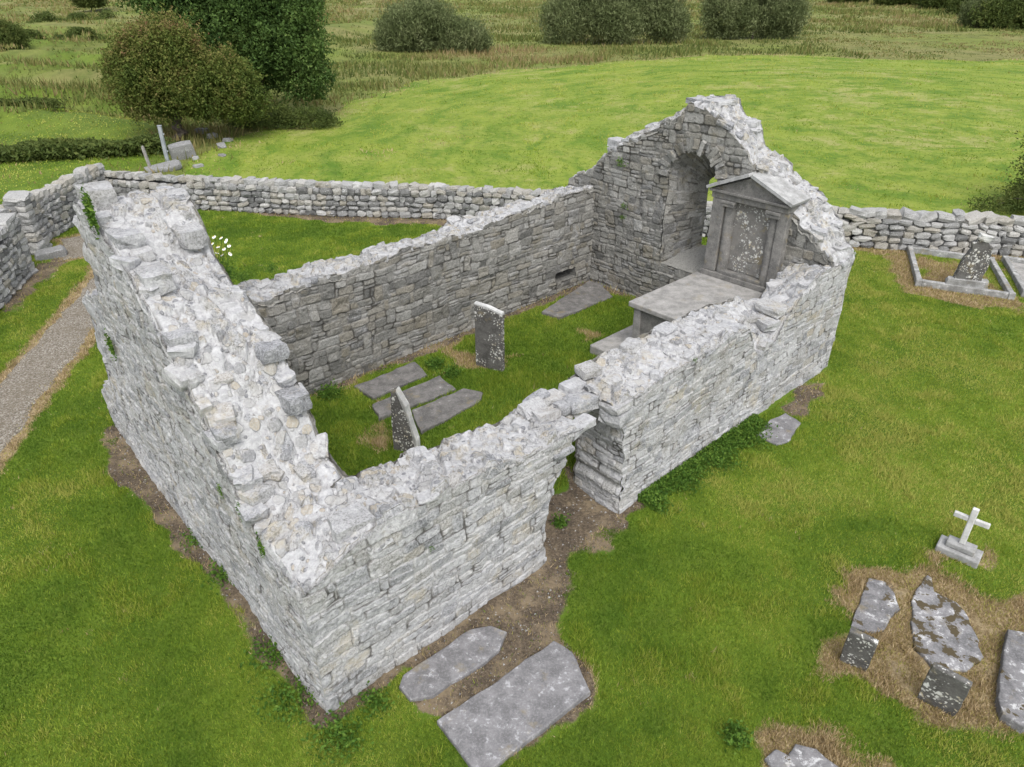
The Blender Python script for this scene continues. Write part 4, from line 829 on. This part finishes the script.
# ------------------------------------------------------------------ vegetation
def leaves(mb, C, size, r, updir=0., asp=.55, rnd=None, out=None):
    """one small bent leaf (two triangles folded on the midrib) at every point"""
    n = len(C); v = r.normal(0, 1, (n, 3)); v[:, 2] += updir
    if out is not None: v = v + out
    v /= np.linalg.norm(v, axis=1)[:, None] + 1e-9; w = np.cross(v, r.normal(0, 1, (n, 3))); w /= np.linalg.norm(w, axis=1)[:, None] + 1e-9
    nn = np.cross(v, w); L = size * r.uniform(.6, 1.3, n)[:, None]
    V = np.stack([C - v * L * .5, C + w * L * asp * .5 + nn * L * .12, C + v * L * .5, C - w * L * asp * .5 + nn * L * .12], 1).reshape(-1, 3)
    Q = np.arange(4 * n).reshape(n, 4); rn = r.random(n) if rnd is None else rnd
    c = np.zeros((n, 4)); c[:, 0] = np.clip(rn, 0, 1); c[:, 3] = 1
    mb.add(V, Q, None, np.repeat(c, 4, 0))
def lobe_points(lobes, n, r, shell=.55):
    vol = np.array([l[3] * l[4] * l[5] for l in lobes]) ** .8; k = r.choice(len(lobes), n, p=vol / vol.sum()); L = np.array(lobes)[k]
    d = r.normal(0, 1, (n, 3)); d /= np.linalg.norm(d, axis=1)[:, None]; rad = (shell + (1 - shell) * r.random(n)) ; rad = np.where(r.random(n) < .12, r.random(n) * 1.12, rad)
    rad = rad * (.66 + .34 * noise3(d * 2.6 + L[:, :3] * 1.7, 5) + .34 * noise3(d * 6.5 + L[:, :3] * 2.3, 6)) * (1 + .28 * sst(.60, .85, noise3(d * 9 + L[:, :3] * 3.1, 7)))
    return L[:, :3] + d * L[:, 3:6] * rad[:, None], d
def limb(mb, a, b, r0, r1, seed=0, n=7):
    a, b = np.asarray(a, float), np.asarray(b, float); d = b - a; t = np.linspace(0, 1, 7); up = np.array([0, 0, 1.]) if abs(d[2]) < .9 * np.linalg.norm(d) else np.array([1., 0, 0])
    x = np.cross(d, up); x /= np.linalg.norm(x); y = np.cross(d, x); y /= np.linalg.norm(y); P = np.zeros((n + 1, 7, 3)); wob = np.random.default_rng(seed).normal(0, .05 * np.linalg.norm(d), (7, 3)) * np.sin(t * math.pi)[:, None]
    for i in range(n + 1):
        an = 2 * math.pi * i / n
        for j in range(7): P[i, j] = a + d * t[j] + wob[j] + (r0 + (r1 - r0) * t[j]) * (x * math.cos(an) + y * math.sin(an)) * (1 + .12 * math.sin(3 * an + seed))
    mb.grid(P, np.tile(np.array((.5, 0, 0, .5)), (n + 1, 7, 1)))
def tree(name, label, cat, p, trunk_h, tr, lobes, n, leaf, mat, seed, updir=0., asp=.55, group=None, shell=.5, redtop=0., gaps=.36):
    r = np.random.default_rng(seed); root = empty(name, (*p, hz(p)), label, cat, group)
    mb = MB(); limb(mb, (0, 0, -.3), (.05, .05, trunk_h), tr * 1.25, tr * .8, seed)
    for k, l in enumerate(lobes):
        limb(mb, (.03, .03, trunk_h * (.75 + .25 * (k % 2))), np.array(l[:3]) + np.array([0, 0, l[5] * .2]), tr * .5, tr * .12, seed + k)
    mb.build('trunk', M['bark'], root)
    mb = MB(); P, D = lobe_points(lobes, int(n * 1.5), r, shell); dens = .5 * noise3(P * (1.1 / max(leaf * 1.8, .25)) + seed, 8) + .5 * noise3(P * (1.5 if leaf < .3 else .7) + seed, 9); P, D = P[dens > gaps][:n], D[dens > gaps][:n]; keep = P[:, 2] > .15; P, D = P[keep], D[keep]
    zz = P[:, 2]; rn = .12 + .42 * r.random(len(P)) + .5 * (noise3(P * .9, seed) - .45) + .5 * (noise3(P * (2.6 if leaf < .3 else 1.1), seed + 2) - .45)
    if redtop: rn = rn + redtop * sst(.45, .95, zz / zz.max() + .5 * (noise3(P * .6, seed + 3) - .5))
    leaves(mb, P, leaf, r, updir, asp, rn, D * .6); mb.build('crown', mat, root); return root
r_ = np.random.default_rng(5)
p = G(180, 142)
tree('hawthorn_tree', 'rounded hawthorn with rusty reddish top beside the gate post', 'tree', p, 1.2, .24,
     [(.3, 0, 3.1, 2.3, 2.2, 1.9), (-1.0, -.3, 2.5, 1.7, 1.7, 1.4), (1.7, .2, 2.4, 1.9, 1.8, 1.4), (.2, .1, 4.5, 1.8, 1.7, 1.3), (-1.1, .2, 3.9, 1.6, 1.6, 1.3), (2.7, .4, 3.0, 1.6, 1.6, 1.3), (-2.0, 0, 3.2, 1.0, 1.1, 1.0), (3.4, .5, 1.9, 1.3, 1.3, 1.1)], 85000, .135, M['hawthorn'], 3, redtop=.26)
p = G(262, 118)
tree('broadleaf_tree', 'big green leafy tree rising behind the reddish hawthorn', 'tree', p, 2.2, .3,
     [(0, 0, 4.8, 3.6, 3.2, 3.4), (-2.6, .5, 6.6, 3.0, 2.8, 2.8), (2.3, -.4, 3.9, 2.2, 2.2, 1.9), (.9, .3, 7.7, 2.6, 2.6, 2.4), (-.6, .2, 9.2, 3.0, 2.6, 2.0), (3.0, -.6, 2.3, 1.6, 1.6, 1.2), (-3.6, .6, 8.4, 2.6, 2.4, 2.2), (-5.4, 1.2, 8.2, 2.6, 2.2, 2.6), (-1.5, 0, 3.0, 2.4, 2.0, 2.0), (0, .3, 6.6, 2.6, 2.4, 2.4), (-7.2, 1.4, 8.8, 1.8, 1.8, 1.8), (2.9, 0, 5.9, 1.5, 1.6, 1.3), (3.0, .2, 8.6, 1.3, 1.4, 1.1)], 160000, .19, M['ash'], 4, gaps=.38)
def bush(name, label, pxy, lobes, n, leaf, mat, seed, updir=1.2, asp=.22, group=None):
    return tree(name, label, 'bush', G(*pxy), .6, .10, lobes, int(n * 1.7), leaf * .72, mat, seed, updir, asp, group, .55, gaps=.30)
bush('willow_bush', 'lone dome shaped grey green willow bush in the rough pasture', (432, 51), [(-2.0, 0, 1.9, 3.4, 2.6, 2.7), (-.2, 0, 2.6, 2.7, 2.4, 2.3), (2.4, 0, 1.4, 3.2, 2.2, 1.8), (-4.0, 0, 1.3, 1.8, 1.8, 1.7), (4.6, 0, 1.0, 1.6, 1.6, 1.2)], 26000, .5, M['willow'], 11)
bush('willow_bush', 'largest clump of rounded willows, above the church side wall', (612, 42), [(-5.2, 0, 2.3, 3.0, 2.8, 2.9), (-1.5, 0, 3.8, 3.6, 3.0, 3.2), (2.6, .5, 3.9, 3.8, 3.0, 3.4), (5.6, 0, 2.7, 2.6, 2.4, 2.8), (.5, -1.5, 2.2, 2.8, 2.4, 2.2), (7.0, 0, 1.8, 1.7, 1.7, 1.9)], 34000, .55, M['willow'], 12)
bush('willow_bush', 'pair of upright willows with a dark gap, above the gable peak', (752, 38), [(-3.2, 0, 2.9, 3.3, 2.6, 3.0), (.6, 1, 3.2, 1.8, 2.0, 3.0), (3.4, 0, 2.6, 2.7, 2.4, 2.7), (1.8, 1, 2.4, 2.0, 2.0, 2.2)], 26000, .55, M['willow'], 13)
bush('scrub_bush', 'brownish shrub leaning in from the right picture edge behind the wall', (1052, 212), [(0, 0, 1.7, 1.6, 1.5, 1.7), (.9, .5, 2.4, 1.5, 1.5, 1.5), (-.9, -.2, .6, 1.2, 1.0, .6), (-2.2, -.2, .3, 1.0, .7, .35)], 14000, .16, M['scrub'], 14, .4, .4)
for k, (pxy, sc, lab) in enumerate((((900, 6), 3.2, 'leftmost dark bush of the far tree line'), ((948, 9), 3.6, 'second dark bush of the far tree line, behind the small round bush'), ((990, 14), 4.4, 'tall dark bush of the far tree line near the right corner'), ((1024, 28), 4.6, 'dark green bush cut off by the right edge below the far tree line'), ((848, 3), 2.8, 'low far bush at the top edge right of the upright willows'))):
    bush('field_tree', lab, pxy, [(0, 0, sc * .5, sc * 1.25, sc, sc * .62), (sc * .8, 0, sc * .45, sc * .9, sc * .8, sc * .55), (-sc * .8, 0, sc * .4, sc * .9, sc * .8, sc * .5)], 9000, .7, M['scrub'], 20 + k, .5, .35, 'bushes of the far tree line')
bush('scrub_bush', 'small round bush standing before the far tree line', (969, 27), [(0, 0, 1.7, 1.6, 1.5, 1.9)], 6000, .4, M['willow'], 26)
bush('scrub_bush', 'small brown thorn bush on the left terraces', (17, 57), [(0, 0, 1.4, 1.5, 1.3, 1.3), (-.6, 0, 2.0, 1.0, 1.0, .9)], 6000, .26, M['scrub'], 27, .3, .4)
bush('scrub_bush', 'dark bush at the top edge left of the leafy tree', (93, 14), [(0, 0, 1.8, 2.6, 2.2, 2.0)], 8000, .5, M['scrub'], 28, .3, .4)
bush('scrub_bush', 'small dark bush at the top edge just right of the leafy tree', (314, 17), [(0, 0, 2.0, 1.7, 1.8, 2.4)], 7000, .45, M['scrub'], 29, .3, .4)
bush('bramble_bush', 'low bramble growth under the right side of the leafy tree', (290, 128), [(-1.5, 0, .5, 1.9, 1.2, .9), (1.0, 0, .4, 1.8, 1.1, .7)], 9000, .2, M['scrub'], 30, .3, .4)
def hedge(label, a, b, w, h, n, seed):
    r = np.random.default_rng(seed); A_, B_ = G(*a), G(*b); t = r.random(n); c = A_ + (B_ - A_) * t[:, None] + r.normal(0, w * .38, (n, 2)); hh = h * (.55 + .6 * noise2(c[:, 0] * .8, c[:, 1] * .8, seed)) * np.sqrt(r.random(n))
    mb = MB(); P = np.column_stack([c, height(c[:, 0], c[:, 1]) + hh]); leaves(mb, P, .24, r, .3, .5, .1 + .55 * r.random(n) + .4 * (noise3(P * .8, seed) - .5)); return tag(mb.build('hedge', M['scrub']), label, 'hedge')
hedge('low overgrown hedge bank left of the hawthorn trunk', (-60, 163), (160, 153), 1.0, .75, 13000, 61)
hedge('dark hedge bank low on the left terraces', (-60, 118), (52, 112), 1.0, .9, 7000, 62); hedge('thin hedge line across the left terraces below the thorn bush', (-40, 62), (108, 42), 1.0, .9, 7000, 63)
hedge('hedge line on the uppermost left terrace', (30, 32), (112, 22), 1.2, 1.1, 6000, 64)

# --- grasses
def blades(mb, C, hgt, wid, r, rn, lean=.5):
    n = len(C); a = r.uniform(0, 2 * math.pi, n); d = np.stack([np.cos(a), np.sin(a), 0 * a], 1); b = r.uniform(0, 2 * math.pi, n); l = np.stack([np.cos(b), np.sin(b), 0 * b], 1) * (hgt * lean * r.random(n))[:, None]
    V = np.stack([C - d * wid[:, None] / 2, C + d * wid[:, None] / 2, C + l + np.stack([0 * a, 0 * a, hgt], 1)], 1).reshape(-1, 3)
    c = np.zeros((n, 4)); c[:, 0] = np.clip(rn, 0, 1); c[:, 3] = 1; mb.add(V, None, np.arange(3 * n).reshape(n, 3), np.repeat(c, 3, 0))
def in_view(x, y, pad=60):
    c, s = math.cos(PITCH), math.sin(PITCH); dep = y * c + CAM_H * s; sx = 512 + FPX * x / dep; sy = 383.5 - FPX * (y * s - CAM_H * c) / dep
    return (sx > -pad) & (sx < 1024 + pad) & (sy < 767 + pad)
r = np.random.default_rng(99); n = 2300000
rad = 4.3 + 26.5 * r.random(n) ** 1.0; ang = r.uniform(-1.2, 1.2, n); x, y = rad * np.sin(ang), rad * np.cos(ang)
k = in_view(x, y, 260) & (inside(x, y, lawn_poly)); x, y = x[k], y[k]
R, Gs, B, _ = zones(x, y); u, v = to_uv(x, y)
wallm = (sdist(x, y, church_rect) < .02) & ~((u > 1.22) & (u < 12.0) & (v > 1.0) & (v < 6.4))
pm = sdist(x, y, path_poly) < .05 + .12 * r.normal(0, 1, len(x))
soil = R + 1.3 * (fbm2(x * 2.6, y * 2.6, 14, 4) - .5)
slm = np.zeros(len(x), bool)
for q in SLABS: slm |= sdist(x, y, q) < .0
k = ~wallm & ~pm & ~slm & (r.random(len(x)) > .93 * sst(.25, .6, soil)); soil = soil[k]; x, y, Gs, u, v = x[k], y[k], Gs[k], u[k], v[k]
lush = ((u > 1) & (u < 12.1) & (v > .9) & (v < 6.5)) * 1.0
gsn = Gs + .9 * (fbm2(x * 2.6, y * 2.6, 15, 4) - .5); straw = r.random(len(x)) < sst(.22, .62, gsn)
big, med = fbm2(x * .5, y * .5, 16, 4), fbm2(x * 2.2, y * 2.2, 17, 3)
rn = .42 + 1.15 * (big - .5) + .95 * (med - .5) + .22 * r.normal(0, 1, len(x)) * .8 - .04 * lush + .22 * sst(0, 9, x) - .10 * sst(-1, -7, x)
straw |= (soil > .45) & (r.random(len(x)) < .75); rn = np.where(straw, np.clip(.86 + .15 * r.random(len(x)) ** 1.5 + .10 * (med - .5), .8, 1), np.clip(rn, .02, .80)); dist = np.hypot(x, y)
hg = (.022 + .03 * r.random(len(x))) * (1 + .9 * sst(.55, .75, med)) * (1 + .35 * lush) * np.where(straw, 1.3, 1); wd_ = (.006 + .0007 * dist) * r.uniform(.7, 1.4, len(x))
mb = MB(); blades(mb, np.column_stack([x, y, height(x, y) - .004]), hg, wd_, r, rn, .9)
tag(mb.build('lawn_grass', M['grass']), 'short green turf of the churchyard with yellow and straw coloured patches', 'grass', kind='stuff')
# rushes and rank grass of the rough pasture
n = 330000; rad = 28 + 250 * r.random(n) ** 1.35; ang = r.uniform(-.72, .72, n); x, y = rad * np.sin(ang), rad * np.cos(ang)
k = in_view(x, y, 30) & ~inside(x, y, lawn_poly) & (sdist(x, y, field_poly) + 3.6 * (fbm2(x * .3, y * .3, 77, 5) - .5) * sst(31, 36, y) + .8 * r.normal(0, 1, len(x)) > .2); x, y = x[k], y[k]
gl = (sdist(x, y, left_green) < .3) | (sdist(x, y, left_field) < .3); tan_field = (x > 34) & (y < 96 + .1 * x) & (y > 70) & (y < 120)
cl = fbm2(x * .28, y * .28, 21, 4); k = (cl + .12 * r.normal(0, 1, len(x)) > .44) & ~(gl & (r.random(len(x)) < .93)); x, y, cl, gl, tan_field = x[k], y[k], cl[k], gl[k], tan_field[k]
dist = np.hypot(x, y); hg = (.22 + .5 * r.random(len(x)) * sst(.42, .62, cl)) * np.where(gl | tan_field, .35, 1); wd_ = (.02 + .0013 * dist) * r.uniform(.7, 1.5, len(x))
rn = .45 + 1.1 * (fbm2(x * .05, y * .05, 22, 4) - .5) + .9 * (cl - .5) + .2 * r.normal(0, 1, len(x)) + .25 * tan_field
mb = MB(); blades(mb, np.column_stack([x, y, height(x, y) - .02]), hg, wd_, r, rn, .8)
tag(mb.build('rough_grass', M['rush']), 'rank olive and tan grass and rushes of the rough pasture', 'grass', kind='stuff')
# short aftermath on the hay field and the left meadows
n = 200000; rad = 20 + 75 * r.random(n) ** 1.3; ang = r.uniform(-.75, .75, n); x, y = rad * np.sin(ang), rad * np.cos(ang)
inf = (sdist(x, y, field_poly) + 3.6 * (fbm2(x * .3, y * .3, 77, 5) - .5) * sst(31, 36, y)) < -.1
k = in_view(x, y, 30) & (inf | (sdist(x, y, left_green) < .2) | (sdist(x, y, left_field) < .2)) & ~inside(x, y, lawn_poly); x, y = x[k], y[k]
dist = np.hypot(x, y); cl = fbm2(x * .9, y * .9, 23, 4); hg = (.025 + .05 * r.random(len(x))) * (1 + 1.0 * sst(.55, .7, cl)); wd_ = (.012 + .0011 * dist) * r.uniform(.7, 1.4, len(x))
rho, th = np.hypot(x - 24, y - 36) + 4 * fbm2(x * .12, y * .12, 41, 2), np.arctan2(y - 36, x - 24); a2 = fbm2(rho * .7, th * 5, 42, 4); sdf = sdist(x, y, field_poly)
rn = np.clip(.55 + 1.5 * (a2 - .5) + .5 * (cl - .5) + .5 * (fbm2(x * .1, y * .1, 24, 3) - .5) + .13 * r.normal(0, 1, len(x)), .1, .80)
hay = (sdf < 0) & ((r.random(len(x)) < .75 * sst(-2.2, -.8, sdf + 1.5 * (fbm2(x * .25, y * .25, 43, 3) - .5)) * sst(30, 36, y)) | (r.random(len(x)) < .6 * sst(.66, .78, fbm2(rho * .5, th * 9, 44, 4)))); rn = np.where(hay, .88 + .12 * r.random(len(x)), rn)
mb = MB(); blades(mb, np.column_stack([x, y, height(x, y) + .03]), hg, wd_, r, rn, 1.2)
tag(mb.build('meadow_grass', M['grass']), 'yellow green aftermath grass of the mown field', 'grass', kind='stuff')
# long green leafy weeds at the wall foot, stuff nobody could count
n = 15000; t = r.random(n); uu = 6.0 + 3.7 * t; vv = -.04 - np.abs(r.normal(0, .18, n)) * (.5 + 1.0 * noise2(uu * 2, uu * 0, 4)); q = A0 + E1 * uu[:, None] + E2 * vv[:, None]
extra = []
for pxy, s, m in (((290, 700), .35, 500), ((272, 655), .3, 400), ((225, 575), .3, 350), ((200, 540), .25, 300), ((375, 705), .2, 300), ((560, 525), .12, 250), ((435, 368), .2, 700), ((452, 376), .2, 500), ((405, 600), .1, 100), ((735, 740), .15, 400), ((340, 740), .35, 600), ((330, 395), .25, 700)):
    g = G(*pxy, z=.35 if pxy[1] < 420 else 0); extra.append(g + r.normal(0, s * .5, (m, 2)))
q = np.concatenate([q] + extra); P = np.column_stack([q, height(q[:, 0], q[:, 1]) + .02 + .16 * r.random(len(q)) ** 2])
mb = MB(); leaves(mb, P, .055, r, .6, .6); tag(mb.build('weeds', M['weed']), 'bright leafy weeds along the wall foot and in the soil', 'weeds', kind='stuff')
# gravel and chips lying in the soil strips
n = 26000; x, y = r.uniform(-9, 8, n), r.uniform(4, 17, n); R, _, _, _ = zones(x, y); k = (R > .5) & in_view(x, y); x, y = x[k], y[k]; s = .008 + .022 * r.random(len(x)) ** 3
T4 = np.array([[1, 0, -.3], [-.5, .87, -.3], [-.5, -.87, -.3], [0, 0, .8]]); V = np.column_stack([x, y, height(x, y)])[:, None] + T4[None] * s[:, None, None] * r.uniform(.6, 1.3, (len(x), 1, 3))
F = np.array([[0, 1, 3], [1, 2, 3], [2, 0, 3]]); mb = MB(); c = np.zeros((len(x), 4)); c[:, 0] = r.random(len(x)); mb.add(V.reshape(-1, 3), None, (np.arange(len(x))[:, None, None] * 4 + F[None]).reshape(-1, 3), np.repeat(c, 4, 0))
tag(mb.build('stone_chips', M['dry']), 'small stone chips and gravel lying in the bare soil', 'gravel', kind='stuff')

# --- plants growing on the masonry
def wall_plant(label, pos, s, n, mat='weed', name='wall_plant', out=None):
    r2 = np.random.default_rng(int(abs(pos[0] * 91 + pos[2] * 37) * 10)); d = r2.normal(0, .5, (n, 3)); P = d * np.array([s, s, s * .8]) if out is None else d[:, :1] * s * .9 * dirv(wdir) + np.abs(d[:, 1:2]) * s * .35 * dirv(wn_out) + d[:, 2:] * s * 1.5 * np.array([0, 0, 1.]); mb = MB(); leaves(mb, P, min(s * .42, .075), r2, .2, .5)
    root = empty(name, pos, label, 'plant'); mb.build('foliage', M[mat], root); return root
def onW(s, z, off=.03): p = CH(0, 0) + dirv(wdir) * s + dirv(wn_out) * off; return (p[0], p[1], z)
def ray_plane(pxy, O, n):
    g = G(*pxy); C = np.array([0, 0, CAM_H]); d = np.array([*g, 0.]) - C; t = ((np.asarray(O) - C) @ dirv(n)) / (d @ dirv(n)); return C + d * t
for lab, pxy, s, m in (('small green fern tuft near the corner on the outer gable face', (262, 547), .09, 120), ('yellowish moss tuft at the edge of the gable top near the corner', (240, 511), .08, 90), ('small green tuft high on the outer gable face, above the moss tuft', (221, 491), .07, 80), ('green plant in a crack low on the far part of the outer gable face', (112, 346), .14, 150), ('green growth below the top block of the broken gable', (92, 212), .16, 420)):
    wall_plant(lab, ray_plane(pxy, CH(0, 0) + dirv(wn_out) * .03, wn_out), s, m, out=1)
wall_plant('tiny green sprig in the front wall between corner and doorway', ray_plane((431, 548), CH(0, -.03), E2), .05, 50)
wall_plant('tiny green tuft on the outer wall just below its top, right of the doorway', ray_plane((695, 360), CH(0, -.03), E2), .05, 60)
for lab, pxy, s in (('green fern clump high on the inner gable face left of the window', (621, 162), .13), ('green tuft halfway up the inner gable face', (625, 206), .10), ('lower small tuft on the inner gable face', (623, 217), .08)):
    wall_plant(lab, ray_plane(pxy, CH(UE - .04, 0), E1), s, 120)
wall_plant('small green tuft at the outer corner of the far end wall', CH(12.9, .05, 2.66), .10, 90)
p = CH(2.2, 7.5, 0); p = ray_plane((222, 272), CH(0, VN + .45), E2)
wall_plant('bushy green weed clump on the wall top beside the broken gable', (p[0], p[1], p[2] - .05), .22, 500)
for lab, pxy in (('small weed on the side wall top behind the broken gable', (243, 277)), ('tiny weed sprig on the side wall top right of the daisies', (272, 268))):
    q = ray_plane(pxy, CH(0, VN + .5), E2); wall_plant(lab, q, .10, 140)
root = empty('daisy_clump', (p[0], p[1], p[2]), 'clump of white ox-eye daisies on thin stems above the wall top', 'flowers'); r2 = np.random.default_rng(8)
mb = MB(); heads = []
for k, pxy in enumerate(((206, 240), (214, 237), (221, 238), (209, 250), (218, 247), (224, 249), (229, 246), (202, 247), (222, 255), (230, 254), (212, 244), (226, 241), (217, 253))):
    h = ray_plane(pxy, CH(0, VN + .45 + r2.normal(0, .08)), E2) - p; heads.append(h); limb(mb, (h[0] * .2, h[1] * .2, -.05), h, .007, .005, k, 4)
mb.build('stems', M['weed'], root)
for h in heads:
    mb = MB(); a = np.linspace(0, 2 * math.pi, 15)[:-1]; tl = r2.normal(0, .3, 2) + np.array([0, .45])
    rim = np.stack([np.cos(a), np.sin(a), np.cos(a) * tl[0] + np.sin(a) * tl[1]], 1) * np.where(np.arange(14) % 2, .036, .030)[:, None]; V = np.concatenate([rim, [[0, 0, .006]], rim * .9 - [0, 0, .008]])
    mb.add(V + h, None, [[i, (i + 1) % 14, 14] for i in range(14)] + [[15 + (i + 1) % 14, 15 + i, 14] for i in range(14)]); f = mb.build('flower', M['petal'], root)
    mb = MB(); block(mb, h + np.array([0, 0, .012]), (.011, .011, .007), (0, 0, 0), .0, .9, lo=True); mb.build('flower_eye', M['eye'], f)
